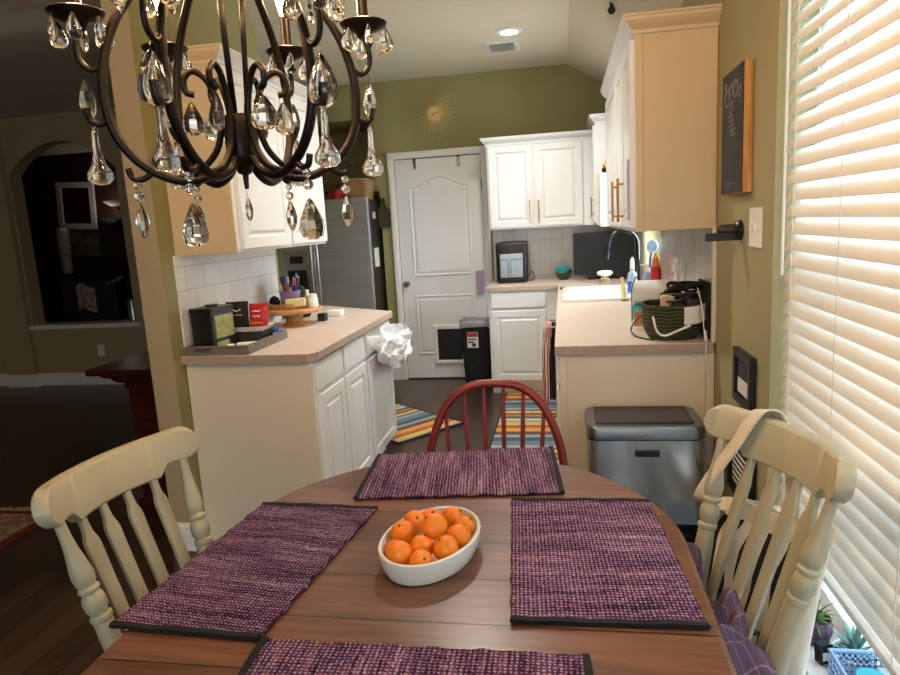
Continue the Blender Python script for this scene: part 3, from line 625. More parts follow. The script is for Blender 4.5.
# ------------------------------------------------------------------ things by the sink
def bottle_thing(name, label, cat, x, y, z, prof, m, cap, capprof, n=16, group=None):
    t = thing(name, label, cat, (x, y, z), 0, group)
    MB().lathe(prof, (x, y, z), n).build('bottle_body', M[m], t, smooth=SM)
    MB().lathe(capprof, (x, y, z), n).build('cap', M[cap], t, smooth=SM)
    return t
b1 = [(0, 0), (.028, 0), (.03, .01), (.03, .12), (.026, .15), (.012, .165), (.012, .175), (0, .175)]
t = bottle_thing('soap_bottle', 'tall blue and white detergent bottle by the sink tap', 'bottle', .435, 4.38, .915+.023, b1, 'lblue', 'paper', [(.0, .175), (.014, .175), (.013, .23), (.006, .25), (0, .25)])
t.location.z -= .022
MB().lathe([(.0305, .03), (.0308, .03), (.0308, .10), (.0305, .10)], (.435, 4.38, .938), 16).build('label', M['blue'], t, smooth=SM)
t = bottle_thing('soap_dispenser', 'small blue hand soap pump bottle by the sink', 'bottle', .515, 4.25, .916, [(0, 0), (.03, 0), (.032, .01), (.032, .14), (.02, .165), (0, .165)], 'lblue', 'paper', [(0, .165), (.014, .165), (.012, .19), (.004, .192), (.004, .215), (0, .215)])
MB().tube([(.515, 4.25, 1.13), (.47, 4.24, 1.125)], .005, 6).build('nozzle', M['paper'], t)
t = bottle_thing('cleaner_bottle', 'red and orange squeeze bottle under the sink window', 'bottle', .556, 4.20, .916, [(0, 0), (.028, 0), (.03, .01), (.03, .19), (.022, .20), (0, .20)], 'redp', 'orangep', [(0, .20), (.024, .20), (.022, .235), (.008, .27), (0, .28)])
t = thing('scrub_brush', 'round blue and white scrub brush propped under the sink window', 'brush', (.56, 4.36, 1.24))
MB().lathe([(0, -.012), (.038, -.012), (.042, 0), (.034, .012), (0, .012)], (.553, 4.33, 1.235), 20, axis=(-.6, -.7, .3)).build('brush_head', M['lblue'], t, smooth=SM)
MB().tube([(.553, 4.345, 1.22), (.535, 4.36, 1.05), (.53, 4.37, .918)], .007, 8).build('brush_handle', M['blue'], t, smooth=SM)
t = thing('scrubber', 'white round-topped dish scrubber in a clear stand beside the sink', 'scrubber', (.30, 4.985, .93))
MB().lathe([(0, 0), (.042, 0), (.042, .055), (.03, .065), (0, .065)], (.30, 5.0, .925), 18).build('clear_base', M['bulboff'], t, smooth=SM)
MB().lathe([(0, .066), (.015, .066), (.05, .085), (.06, .10), (.045, .113), (0, .118)], (.30, 5.0, .925), 20).build('top_disc', M['ceramic'], t, smooth=SM)
t = thing('dish_wand', 'pale yellow dish wand standing at the near rim of the sink', 'brush', (.375, 4.16, .916))
MB().tube([(.362, 4.165, .918), (.362, 4.175, 1.0), (.352, 4.18, 1.06)], [.015, .013, .010], 10).build('wand_handle', M['yellow'], t, smooth=SM)
MB().cyl((.362, 4.165, .916), (.362, 4.165, .925), .018).build('scrub_pad', M['leaf'], t)
# basket and the clutter around it
t = thing('woven_basket', 'dark green woven basket of cables at the near end of the right counter', 'basket', (.475, 2.90, .915))
NB = 28
def bring(s, z, cx=.449, cy=2.90): return [Vector((cx+.120*s*math.copysign(abs(math.cos(a))**.75, math.cos(a)), cy+.125*s*math.copysign(abs(math.sin(a))**.75, math.sin(a)), z)) for a in [2*pi*k/NB for k in range(NB)]]
MB().loft([bring(.80, .917), bring(.95, .95), bring(1.02, 1.0), bring(1.0, 1.055), bring(.96, 1.055), bring(.96, 1.0), bring(.8, .935)]).build('woven_body', M['gwicker'], t, smooth=SM)
MB().tube(bring(1.0, 1.056), .008, 6, True).build('rim', M['gwicker'], t)
MB().sheet(lambda u, v: Vector((.478+.105*u, 2.772+.10*(u**3)*.9-.006, .985+.072*v+.008*u)), 6, 3).build('label_card', M['paper'], t, th=.004)
rnd = random.Random(5)
for i, (lb, m, r) in enumerate((('black charging cable coiled in the woven basket, lowest of the coils', 'black', .0065), ('grey charging cable tangled on top in the woven basket', 'dgrey', .006), ('black adapter cord spilling over the right side of the woven basket', 'blackm', .007))):
    pts = []
    for k in range(16):
        a = k*1.15+i*2; rr_ = .055+.03*rnd.random()
        pts.append((.475+(.03 if i == 2 else 0)+rr_*math.cos(a), 2.90+rr_*math.sin(a), 1.04+.035*i+.03*rnd.random()))
    solo('cable', MB().tube(bez(pts, 5), r, 6), M[m], lb, 'cable', 'cables in the green basket', smooth=True)
for x0, x1, y0, y1, z0, z1, m, lb in ((.40, .455, 2.84, 2.90, .95, 1.10, 'cork', 'tan glasses case standing in the woven basket'), (.50, .56, 2.86, 2.92, .94, 1.085, 'dgrey', 'dark grey pouch standing in the woven basket'), (.43, .50, 2.95, 3.0, .94, 1.11, 'blackm', 'black pouch at the back of the woven basket')):
    solo('pouch', MB().box(x0, x1, y0, y1, z0, z1, .012, 3), M[m], lb, 'pouch', smooth=SM)
t = thing('black_pouch', 'black hanging bag between the woven basket and the right wall', 'bag', (.573, 2.9, .916))
MB().box(.5735, .586, 2.80, 3.0, .917, 1.15, .005, 3).build('bag_body', M['blackm'], t, smooth=SM)
t = thing('charging_cable', 'white charging cord trailing across the woven basket and over the counter edge', 'cord', (.5, 2.75, .9))
MB().tube(bez([(.545, 2.86, 1.13), (.548, 2.77, 1.05), (.552, 2.755, .97), (.556, 2.733, .925), (.555, 2.728, .86), (.56, 2.726, .80), (.565, 2.724, .74)], 6), .0025, 6).build('cable', M['paper'], t)
MB().tube([(.554, 2.745, .965), (.556, 2.735, .925)], .006, 8).build('plug', M['paper'], t)
t = thing('white_strap', 'thin white strap looped in front of the woven basket', 'strap', (.42, 2.76, .94))
MB().tube(bez([(.36, 2.80, 1.02), (.37, 2.765, .965), (.40, 2.757, .945), (.45, 2.752, .965), (.50, 2.755, .985)], 6), .005, 6, flat=.5).build('strap_band', M['paper'], t)
solo('dark_cable', MB().tube(bez([(.38, 3.03, 1.0), (.33, 3.04, .98), (.29, 2.99, .94), (.30, 2.90, .921), (.36, 2.80, .92)], 8), .0035, 6), M['dgrey'], 'dark thin cable looping left of the woven basket', 'cable')
t = thing('paper_towel_roll', 'white paper roll lying behind the woven basket', 'roll', (.41, 3.30, .99))
MB().lathe([(.018, 0), (.056, 0), (.056, .17), (.018, .17)], (.328, 3.30, 1.066), 24, axis=(1, 0, 0)).build('roll_body', M['paper'], t, smooth=SM)
t = thing('teal_pouch', 'teal cosmetics pouch under the white paper roll', 'pouch', (.41, 3.3, .916))
MB().box(.33, .50, 3.24, 3.36, .917, 1.008, .02, 3).build('pouch_body', M['teal'], t, smooth=SM)
solo('green_strap', MB().tube(bez([(.325, 3.30, .92), (.322, 3.27, 1.0), (.322, 3.25, 1.1), (.345, 3.24, 1.15)], 6), .008, 6, flat=.4), M['greenp'], 'dark green strap beside the white paper roll', 'strap')
solo('tan_tag', MB().box(.315, .35, 3.10, 3.12, .93, 1.0).xf(Matrix.Identity(4)), M['wood'], 'orange-brown tag hanging left of the woven basket', 'tag')
for y, lb in ((3.42, 'white outlet plate on the grey tiles, nearer the room'), (3.62, 'white outlet plate on the grey tiles, nearer the sink')):
    t = thing('outlet', lb, 'outlet', (XR-.009, y, 1.14))
    MB().box(XR-.015, XR-.0085, y-.04, y+.04, 1.08, 1.20, .003).build('plate', M['paper'], t)
    for z in (1.115, 1.165): MB().box(XR-.018, XR-.014, y-.018, y+.018, z-.015, z+.015, .002).build('socket', M['paper'], t)
t = thing('phone_charger', 'white charger block plugged into the grey-tiled wall above the basket', 'charger', (XR-.03, 3.42, 1.165))
MB().box(XR-.055, XR-.019, 3.395, 3.445, 1.145, 1.19, .005).build('block', M['paper'], t)
# towels on the cabinet front
t = thing('towel_rail', 'short silver towel rail on the sink cabinet front', 'rail', (-.07, 5.0, .68))
MB().tube([(-.115, 4.60, .685), (-.115, 5.02, .685)], .008, 8).cyl((-.046, 4.64, .685), (-.115, 4.64, .685), .007, None, 8).cyl((-.046, 4.98, .685), (-.115, 4.98, .685), .007, None, 8).build('bar', M['chrome'], t, smooth=SM)
def towel(x0, x1, y, z0, ph): return lambda u, v: Vector((x0+(x1-x0)*u*(1+.25*v)-.025*v+.004*math.sin(v*7+ph), y+.016*math.sin(u*13+ph+v*2)*(.3+v), .70-(.70-z0)*v-.02*math.sin(pi*u)*v))
TW = stripes('red_white_towel', [(0, 'e8d8d2'), (.3, 'b22a3a'), (.45, 'e8d8d2'), (.6, '8d2433'), (.72, 'e8d8d2'), (.85, 'b22a3a')], 0, .045)
TM = stripes('maroon_tassel_towel', [(0, '341618'), (.55, '55262a'), (.7, '341618'), (.88, 'cbb2a6'), (.95, '341618')], 0, .05)
t = thing('kitchen_towel', 'dark maroon tasselled towel hanging by the sink cabinet', 'towel', (-.105, 4.76, .4))
MB().sheet(towel(-.128, -.062, 4.79, .14, 0), 18, 14).build('cloth', TM, t, th=.005, smooth=True)
t = thing('kitchen_towel', 'red and white striped towel with pink top, hanging left of the maroon towel', 'towel', (-.15, 4.72, .4))
MB().sheet(lambda u, v: towel(-.150, -.105, 4.735, .10, 2)(u, v)+Vector((-.012*v, 0, 0)), 14, 14).build('cloth', TW, t, th=.005, smooth=True)
MB().sheet(lambda u, v: Vector((-.145+.05*u, 4.735-.02*math.sin(pi*v), .60+.11*v)), 8, 8).build('folded_top', M['pink'], t, th=.008, smooth=True)
# black bin by the pantry door
t = thing('waste_bin', 'black open waste bin with a grey liner beside the pantry door', 'bin', (-.79, 5.83, 0))
MB().loft([rr(-.90, -.69, 5.75, 5.935, .02, .001), rr(-.925, -.652, 5.72, 5.96, .02, .555), rr(-.917, -.66, 5.728, 5.952, .02, .555), rr(-.89, -.70, 5.76, 5.925, .02, .02)], ).build('bin_body', M['blackm'], t, smooth=SM)
def linr(s, z, w): return [p+Vector((.004*math.sin(i*2.3)*w, .004*math.cos(i*1.7)*w, .012*math.sin(i*1.9)*w)) for i, p in enumerate(rr(-.925-s, -.652+s, 5.72-s, 5.96+s, .025, z, 6))]
MB().loft([linr(.004, .525, 1), linr(.006, .555, .3), linr(.004, .585, 1), linr(-.012, .575, 1), linr(-.016, .45, 0)], cap=(False, False)).build('liner', M['greybag'], t, smooth=True)
lb = MB().box(-.862, -.765, 5.716, 5.7245, .345, .485).build('sticker', M['paper'], t); 
MB().box(-.860, -.767, 5.713, 5.7158, .445, .483).build('red_band', M['redp'], lb)
MB().box(-.855, -.80, 5.713, 5.7158, .39, .402).box(-.855, -.78, 5.713, 5.7158, .415, .425).box(-.82, -.785, 5.713, 5.7158, .355, .385).build('print', M['dgrey'], lb)

# ------------------------------------------------------------------ things on the left counter
t = thing('serving_tray', 'grey wooden tray at the near end of the left counter', 'tray', (-1.565, 2.93, .915))
mb = MB().box(-1.722, -1.405, 2.715, 3.145, .9155, .925)
for a in ((-1.722, -1.405, 2.715, 2.727), (-1.722, -1.405, 3.133, 3.145), (-1.722, -1.710, 2.727, 3.133), (-1.417, -1.405, 2.727, 3.133)): mb.box(*a, .925, .957)
mb.build('tray_body', M['greyw'], t)
MB().tube([(-1.66, 2.710, .938), (-1.66, 2.703, .946), (-1.59, 2.703, .946), (-1.59, 2.710, .938)], .004, 6).build('handle', M['steelv'], t)
t = thing('tea_tin', 'large black box with a green label on the grey tray', 'box', (-1.655, 2.84, .926))
m = Matrix.Translation((-1.640, 2.85, .926))@Matrix.Rotation(-.12, 4, 'Z')
MB().box(-.058, .058, -.085, .085, .001, .185, .006, mat=m).build('box_body', M['black'], t)
MB().box(-.060, .060, -.087, .087, .178, .199, .004, mat=m).lathe([(0, .199), (.03, .199), (.03, .208), (0, .208)], (-1.645, 2.86, .926), 16).build('lid', M['black'], t)
TL = paint('olive_gold_label', '9a9a58', .6, .25, 60)
MB().box(.058, .0595, -.062, .075, .055, .160, mat=m).box(.058, .0595, -.062, .03, .012, .038, mat=m).build('label', TL, t)
t = thing('storage_caddy', 'dark brown low box on the grey tray under the snack bags', 'box', (-1.55, 3.04, .926))
MB().box(-1.66, -1.46, 2.985, 3.10, .926, .978, .005).build('box_body', M['dgrey'], t)
MB().tube([(-1.458, 3.0, .955), (-1.452, 3.04, .965), (-1.458, 3.09, .955)], .004, 6).build('handle', M['black'], t)
t = thing('snack_dish', 'cream shallow dish resting on the dark brown box', 'dish', (-1.55, 3.04, .979))
MB().loft([rr(-1.65, -1.46, 2.98, 3.10, .03, .979), rr(-1.68, -1.44, 2.965, 3.118, .04, 1.003), rr(-1.675, -1.445, 2.97, 3.113, .04, 1.003), rr(-1.645, -1.465, 2.985, 3.095, .03, .985)]).build('dish_body', M['ceramic'], t, smooth=SM)
def snackbag(name, label, c, w, h, rz, tilt, m, prints):
    t = thing(name, label, 'snack bag', c)
    Mx = Matrix.Translation(c)@Matrix.Rotation(rz, 4, 'Z')@Matrix.Rotation(tilt, 4, 'X')
    rings = []
    for k in range(9):
        v = k/8; th = .022*math.sin(pi*v)**.6+.001; ww = w*(.5-.03*math.sin(pi*v))
        rings.append([Mx@Vector((ww*math.cos(a), th*math.copysign(abs(math.sin(a))**.8, math.sin(a)), h*v+.004*math.sin(6*a)*(v*(1-v)))) for a in [2*pi*j/20 for j in range(20)]])
    MB().loft(rings).build('bag_body', M[m], t, smooth=SM)
    for pm, pts, r in prints:
        MB().tube([Mx@Vector((x, -.0235 if abs(z/h-.5) < .3 else -.019, z)) for x, z in pts], r, 6, flat=.4).build('printing', M[pm], t)
    return t
snackbag('snack_bag', 'black snack bag with pale lettering standing in the cream dish', (-1.61, 3.035, .991), .112, .132, .25, -.12, 'blackm', [('paper', [(-.03, .085), (-.015, .09), (0, .082), (.02, .092)], .006), ('yellow', [(-.02, .06), (.0, .066), (.025, .062)], .004)])
snackbag('snack_bag', 'red snack bag with white lettering and orange base beside the black snack bag', (-1.505, 3.045, .991), .105, .118, -.1, -.1, 'redp', [('paper', [(-.022, .078), (-.008, .082), (.012, .078), (.022, .084)], .006), ('paper', [(-.02, .052), (-.012, .062), (-.005, .05), (.006, .06), (.014, .05), (.022, .06)], .0045), ('orangep', [(-.03, .022), (.03, .022)], .011)])
t = thing('remote', 'white plastic block lying in the grey tray', 'box', (-1.49, 2.87, .926))
MB().box(-.055, .055, -.02, .02, 0, .022, .006, 3, mat=Matrix.Translation((-1.475, 2.86, .926))@Matrix.Rotation(.35, 4, 'Z')).build('block_body', M['paper'], t, smooth=SM)
bottle_thing('pill_bottle', 'small white bottle with a blue cap at the far end of the grey tray', 'bottle', -1.437, 3.085, .926, [(0, 0), (.017, 0), (.017, .03), (0, .03)], 'paper', 'blue', [(0, .03), (.018, .03), (.018, .05), (0, .05)])
solo('jar_lid', MB().cyl((-1.535, 2.80, .926), (-1.535, 2.80, .95), .016), M['paper'], 'tiny white jar in the grey tray beside the black box', 'jar')
# wooden stand
t = thing('cake_stand', 'round wooden stand with live edge top on the left counter', 'stand', (-1.555, 3.60, .915))
MB().lathe([(0, .0005), (.07, .0005), (.072, .012), (.05, .02), (.052, .06), (.07, .075), (0, .075)], (-1.555, 3.60, .915), 24).build('pedestal', M['wood'], t, smooth=SM)
MB().lathe([(0, .076), (.160, .076), (.168, .085), (.168, .096), (.162, .102), (0, .102)], (-1.555, 3.60, .915), 40).build('round_top', M['wood'], t, smooth=SM)
t = thing('lazy_susan', 'smaller round wooden tray turning on the wooden stand', 'tray', (-1.575, 3.60, 1.0175))
MB().lathe([(0, 0), (.118, 0), (.122, .006), (.122, .03), (.112, .03), (.110, .010), (0, .010)], (-1.575, 3.60, 1.018), 36).build('tray_body', M['wood'], t, smooth=SM)
t = thing('pen_cup', 'purple cup full of pens on the wooden stand', 'cup', (-1.575, 3.62, 1.029))
MB().lathe([(0, 0), (.045, 0), (.052, .02), (.062, .085), (.057, .085), (.046, .02), (0, .008)], (-1.575, 3.62, 1.029), 24).build('cup_body', M['purple'], t, smooth=SM)
rnd = random.Random(11)
PM = ['blue', 'black', 'redp', 'black', 'lav', 'blue', 'black', 'paper', 'dgrey', 'redp', 'lav', 'black']
PN = ['blue pen leaning left', 'black pen at the back', 'red pen leaning back', 'black marker at the front', 'lavender pen', 'blue marker upright', 'black pen leaning right', 'white pen leaning right', 'grey pen', 'red marker at the front', 'lavender marker at the right', 'short black pen']
for k in range(12):
    a = 2*pi*k/12; x, y = -1.575+.024*math.cos(a), 3.62+.024*math.sin(a); L = rnd.uniform(.13, .175)
    t2 = thing('pen', PN[k]+' in the purple cup', 'pen', (x, y, 1.038), 0, 'pens in the purple cup')
    top = (x+.032*math.cos(a), y+.032*math.sin(a), 1.038+L)
    MB().tube([(x, y, 1.040), (x+.024*math.cos(a), y+.024*math.sin(a), 1.038+L*.75)], .0065, 8).build('barrel', M[PM[k]], t2)
    MB().tube([(x+.024*math.cos(a), y+.024*math.sin(a), 1.038+L*.75), top], .0072, 8).build('pen_cap', M[PM[(k+3) % 12]], t2)
t = thing('card_box', 'pale yellow packet leaning on the wooden stand in front of the cup', 'packet', (-1.50, 3.50, 1.03))
MB().box(-.055, .055, -.014, .014, 0, .045, .003, mat=Matrix.Translation((-1.50, 3.515, 1.0325))@Matrix.Rotation(.2, 4, 'Z')@Matrix.Rotation(-.05, 4, 'Y')).build('packet_body', M['yellow'], t)
bottle_thing('medicine_bottle', 'white medicine bottle at the right edge of the wooden stand', 'bottle', -1.424, 3.58, 1.0175, [(0, 0), (.028, 0), (.029, .004), (.029, .05), (.024, .056), (0, .056)], 'paper', 'paper', [(0, .056), (.025, .056), (.025, .075), (0, .075)])
bottle_thing('lotion_bottle', 'thin white capped bottle behind the yellow packet', 'bottle', -1.478, 3.64, 1.029, [(0, 0), (.014, 0), (.014, .05), (0, .05)], 'cork', 'paper', [(0, .05), (.011, .05), (.009, .085), (0, .085)])
t = thing('pepper_pot', 'dark round pot on the left of the wooden stand', 'pot', (-1.665, 3.58, 1.029))
MB().lathe([(0, 0), (.026, 0), (.032, .025), (.022, .05), (.012, .055), (0, .062)], (-1.667, 3.60, 1.029), 16).build('pot_body', M['blackm'], t, smooth=SM)
t = thing('speaker_puck', 'small black cube under the right edge of the wooden stand', 'box', (-1.43, 3.73, .9155))
MB().box(-1.455, -1.405, 3.70, 3.75, .9155, .962, .006).build('cube_body', M['black'], t)
t = thing('napkin_pack', 'white paper packet on the left counter beyond the wooden stand', 'packet', (-1.41, 3.92, .9155))
MB().box(-1.46, -1.37, 3.88, 3.96, .9155, .955, .008).build('packet_body', M['paper'], t)
t = thing('kettle', 'black kettle standing at the far end of the left counter', 'kettle', (-1.66, 3.93, .9155))
MB().lathe([(0, 0), (.06, 0), (.07, .02), (.06, .14), (.04, .19), (.012, .20), (.012, .22), (0, .222)], (-1.655, 3.93, .9157), 20).build('kettle_body', M['blackm'], t, smooth=SM)
# hanging carrier bag
t = thing('carrier_bag', 'crumpled white plastic carrier bag hung over the end drawer of the left cabinets', 'bag', (-1.05, 3.85, .7))
def bagpt(u, v):
    a = 2*pi*u; ca, sa = math.cos(a), math.sin(a)
    k = (.86+.14*math.sin(pi*min(1, v*1.25)))*(1 if v < .72 else math.sqrt(max(0, 1-((v-.72)/.285)**2)))
    n_ = noise.noise_vector(Vector((ca*1.9+2.2*v, sa*2.6, v*3.6)))*.030+noise.noise_vector(Vector((ca*5, sa*6.5, v*8)))*.013
    p = Vector((-1.022+.066*k*ca, 3.835+.285*k*sa, .845-.225*v-.02*sa-.02*ca*(1-v)))+n_*min(1, .3+2*v)
    p.x = max(p.x, -1.092); return p
MB().sheet(bagpt, 90, 34).build('bag_body', M['bag'], t, th=.002)
def band(pts, w):
    P = bez(pts, 8)
    def f(u, v):
        i = min(int(u*(len(P)-1)), len(P)-2); p = P[i].lerp(P[i+1], u*(len(P)-1)-i); return p+Vector((.01*(v-.5), .012*math.sin(9*u)*(v-.5), w*(v-.5)))
    return MB().sheet(f, 30, 4)
band([(-1.088, 3.46, .845), (-1.06, 3.50, .80), (-1.0, 3.60, .72), (-.955, 3.72, .675)], .035).build('bag_handle', M['bag'], t, th=.002, smooth=True)
band([(-1.09, 3.50, .83), (-1.02, 3.62, .815), (-.952, 3.80, .79), (-.95, 3.98, .775)], .04).build('bag_handle', M['bag'], t, th=.002, smooth=True)

# ------------------------------------------------------------------ rugs
def rug(name, label, cx, cy, L, Wd, rz, mat, cat='rug', border=.012, bm='rugb'):
    t = thing(name, label, cat, (cx, cy, 0), rz)
    MB().box(-L/2+border, L/2-border, -Wd/2+border, Wd/2-border, .001, .010).build('pile', mat, t, local=True)
    mb = MB()
    for a in ((-L/2, L/2, -Wd/2, -Wd/2+border), (-L/2, L/2, Wd/2-border, Wd/2), (-L/2, -L/2+border, -Wd/2, Wd/2), (L/2-border, L/2, -Wd/2, Wd/2)): mb.box(*a, .001, .012)
    mb.build('border', M[bm], t, local=True); return t
RA = math.radians(-39.8)
rug('striped_rug', 'multicoloured striped rug lying aslant beyond the left cabinets', -1.283, 4.64, .903, .60, RA, M['rug'])
RUG2 = stripes('striped_runner_wool', RUG, 1, .86)
rug('striped_rug', 'long multicoloured striped runner along the right cabinets behind the red chair', -.245, 4.08, .52, 2.70, 0, RUG2)
t = thing('persian_rug', 'red bordered fringed rug on the dark floor left of the cream chair', 'rug', (-3.8, 2.2, 0))
MB().box(-4.8, -2.80, 1.4, 2.95, .001, .010).build('pile', M['persian'], t)
MB().box(-2.80, -2.75, 1.4, 2.98, .001, .012).box(-4.8, -2.80, 2.95, 2.98, .001, .012).build('border', paint('rug_red', '6e1a1c', .95), t)
mb = MB(); rnd = random.Random(4)
for k in range(170): 
    x = -4.79+k*.0120; mb.tube([(x, 2.98, .006), (x+rnd.uniform(-.01, .01), 3.035+rnd.uniform(-.01, .012), .004)], .0035, 4)
mb.build('fringe', paint('rug_fringe', 'b39a74', .95), t)

# ------------------------------------------------------------------ dining table
TX, TR, TY0, TY1, TZ = -.281, .528, .80, 1.365, .75
t = thing('dining_table', 'round-ended brown plank dining table in the foreground', 'table', (TX, 1.08, 0))
def oval(d, z, n=40):
    out = [Vector((TX+(TR+d)*math.cos(pi*k/n), TY1+(TR+d)*math.sin(pi*k/n), z)) for k in range(n+1)]
    return out+[Vector((TX-(TR+d)*math.cos(pi*k/n), TY0-(TR+d)*math.sin(pi*k/n), z)) for k in range(n+1)]
MB().loft([oval(-.025, TZ-.032), oval(-.006, TZ-.028), oval(0, TZ-.016), oval(-.003, TZ-.006), oval(-.012, TZ)]).build('tabletop', M['table'], t)
WD = wood('table_leg_wood', '4a2c1c', '6b432c', 'z', .4)
MB().loft([oval(-.09, TZ-.10), oval(-.09, TZ-.032)], cap=(False, False)).build('apron', WD, t)
MB().lathe([(0, .10), (.09, .10), (.10, .14), (.06, .20), (.055, .26), (.09, .36), (.095, .46), (.06, .54), (.055, .58), (.11, .64), (.11, TZ-.034), (0, TZ-.034)], (TX, 1.08, 0), 28).build('pedestal', WD, t, smooth=SM)
for k in range(4):
    a = pi/4+k*pi/2; d = Vector((math.cos(a), math.sin(a), 0)); p0 = Vector((TX, 1.08, 0))
    MB().tube([p0+d*.05+Vector((0, 0, .20)), p0+d*.18+Vector((0, 0, .17)), p0+d*.32+Vector((0, 0, .08)), p0+d*.40+Vector((0, 0, .032))], [.05, .045, .036, .03], 10).build('foot', WD, t, smooth=True)
# placemats
def placemat(label, corners, seed, drop=0):
    # corners (far-left, far-right, near-right, near-left); long axis runs along local x
    A, B, Cc, D = [Vector(p) for p in corners]
    ctr = (A+B+Cc+D)/4
    ax = ((B+Cc)/2-(A+D)/2); rz = math.atan2(ax.y, ax.x); L = ax.length; Wd = ((A+B)/2-(Cc+D)/2).length
    t = thing('placemat', label, 'placemat', (ctr.x, ctr.y, TZ), rz, 'purple placemats on the table')
    inv = Matrix.Rotation(-rz, 4, 'Z')
    lc = [inv@(Vector((p.x, p.y, 0))-Vector((ctr.x, ctr.y, 0))) for p in (A, B, Cc, D)]
    rnd = random.Random(seed); ph = [rnd.uniform(0, 6) for _ in range(6)]
    def P(u, v, dz=.0045):
        p = lc[3].lerp(lc[2], u).lerp(lc[0].lerp(lc[1], u), v)
        e = .0018*(math.sin(u*46+ph[0])+.6*math.sin(u*83+ph[1]))
        p = p+Vector((0, e*(2*v-1) if abs(2*v-1) > .9 else 0, 0))
        return Vector((p.x, p.y, dz+.0012*(1+math.sin(u*17+ph[2]+v*5))*.5+.0008*(1+math.sin(v*23+ph[3]))))
    b = .018
    MB().sheet(lambda u, v: P(b+(1-2*b)*u, v), 90, 30).build('woven_cloth', M['weave'], t, local=True, th=.005, smooth=True)
    for u0 in (0, 1-b): MB().sheet(lambda u, v: P(u0+b*1.25*u-(.25*b if u0 else 0), v, .0055), 3, 30).build('black_binding', M['bind'], t, local=True, th=.007)
    return t
placemat('purple woven placemat at the far end, before the red chair', [(-.578, 1.866, 0), (-.046, 1.942, 0), (-.012, 1.60, 0), (-.553, 1.545, 0)], 1)
# left and right mats: long axis runs away from the camera, so rotate corner order
placemat('purple woven placemat on the left, before the left cream chair', [(-.836, .970, 0), (-.784, 1.506, 0), (-.476, 1.492, 0), (-.537, .955, 0)], 2)
placemat('purple woven placemat on the right, before the right cream chair', [(-.107, 1.042, 0), (-.143, 1.557, 0), (.189, 1.562, 0), (.224, 1.052, 0)], 3)
placemat('purple woven placemat at the near edge of the photo', [(-.531, .958, 0), (.025, .962, 0), (.045, .645, 0), (-.515, .63, 0)], 4)
# bowl of oranges
BCX, BCY, Ra = -.2925, 1.2745, 1.307
t = thing('fruit_bowl', 'white oval ceramic bowl holding the oranges on the table', 'bowl', (BCX, BCY, TZ))
def ell(d, z): return [Vector((BCX, BCY, TZ+z))+Matrix.Rotation(Ra, 3, 'Z')@Vector(((.1407+d)*math.cos(2*pi*k/56), (.0992+d)*math.sin(2*pi*k/56), 0)) for k in range(56)]
MB().loft([ell(-.022, .001), ell(-.012, .003), ell(-.004, .018), ell(0, .044), ell(0, .049), ell(-.003, .0515), ell(-.007, .050), ell(-.009, .04), ell(-.014, .016), ell(-.022, .008)]).build('bowl_body', M['ceramic'], t, smooth=SM)
ORA = [(-.310, 1.365, .792, 'at the far rim of the white bowl, left of the topmost'), (-.263, 1.360, .795, 'at the far rim of the white bowl, the right one of the back pair'), (-.224, 1.320, .796, 'at the right rim of the white bowl'), (-.338, 1.322, .800, 'upper left in the white bowl beside the far pair'), (-.357, 1.274, .796, 'large, at the left rim of the white bowl'),
       (-.281, 1.262, .815, 'topmost, in the middle of the white bowl'), (-.237, 1.264, .800, 'right of the topmost one, stem scar showing'), (-.367, 1.226, .788, 'small, at the left end of the white bowl'), (-.341, 1.190, .795, 'at the lower left of the white bowl, stem scar showing'), (-.303, 1.215, .797, 'just in front of the topmost one'), (-.249, 1.206, .797, 'at the lower right of the white bowl'), (-.294, 1.168, .790, 'lowest, at the near rim of the white bowl')]
ORR = [.0245, .026, .0245, .025, .0275, .0285, .0265, .0215, .0275, .0255, .027, .0245]
OP = [Vector(p[:3]) for p in ORA]
for it in range(160):
    for i in range(12):
        for j in range(i):
            dd = OP[i]-OP[j]; l = dd.length; mn = ORR[i]+ORR[j]-.001
            if l < mn: s_ = dd/l*(mn-l)*.5; OP[i] += s_; OP[j] -= s_
        q = Matrix.Rotation(-Ra, 3, 'Z')@(OP[i]-Vector((BCX, BCY, OP[i].z))); k = math.hypot(q.x/(.129-ORR[i]), q.y/(.0875-ORR[i]))
        if k > 1: q = q/k; w_ = Matrix.Rotation(Ra, 3, 'Z')@q; OP[i].x, OP[i].y = BCX+w_.x, BCY+w_.y
        OP[i].z = max(OP[i].z, TZ+.0085+ORR[i])
rnd = random.Random(9)
for p, r, a in zip(OP, ORR, ORA):
    t = thing('orange', 'orange '+a[3], 'orange', p, 0, 'oranges in the bowl')
    q = Matrix.Rotation(rnd.uniform(0, 6), 4, 'Z')@Matrix.Rotation(rnd.uniform(-.9, .9), 4, 'X')@Matrix.Rotation(rnd.uniform(-.6, .9), 4, 'Y')
    pr = [(r*math.sin(pi*i/14), -r*.94*math.cos(pi*i/14)-(.0025 if i == 14 else 0)) for i in range(15)]
    MB().lathe(pr, (0, 0, 0), 24).xf(q).build('peel', M['orange'], t, local=True, smooth=True)
    MB().lathe([(0, r*.935-.002), (.0035, r*.935-.0015), (.0028, r*.935+.001), (0, r*.935+.001)], (0, 0, 0), 6).xf(q).build('stem_scar', M['calyx'], t, local=True)

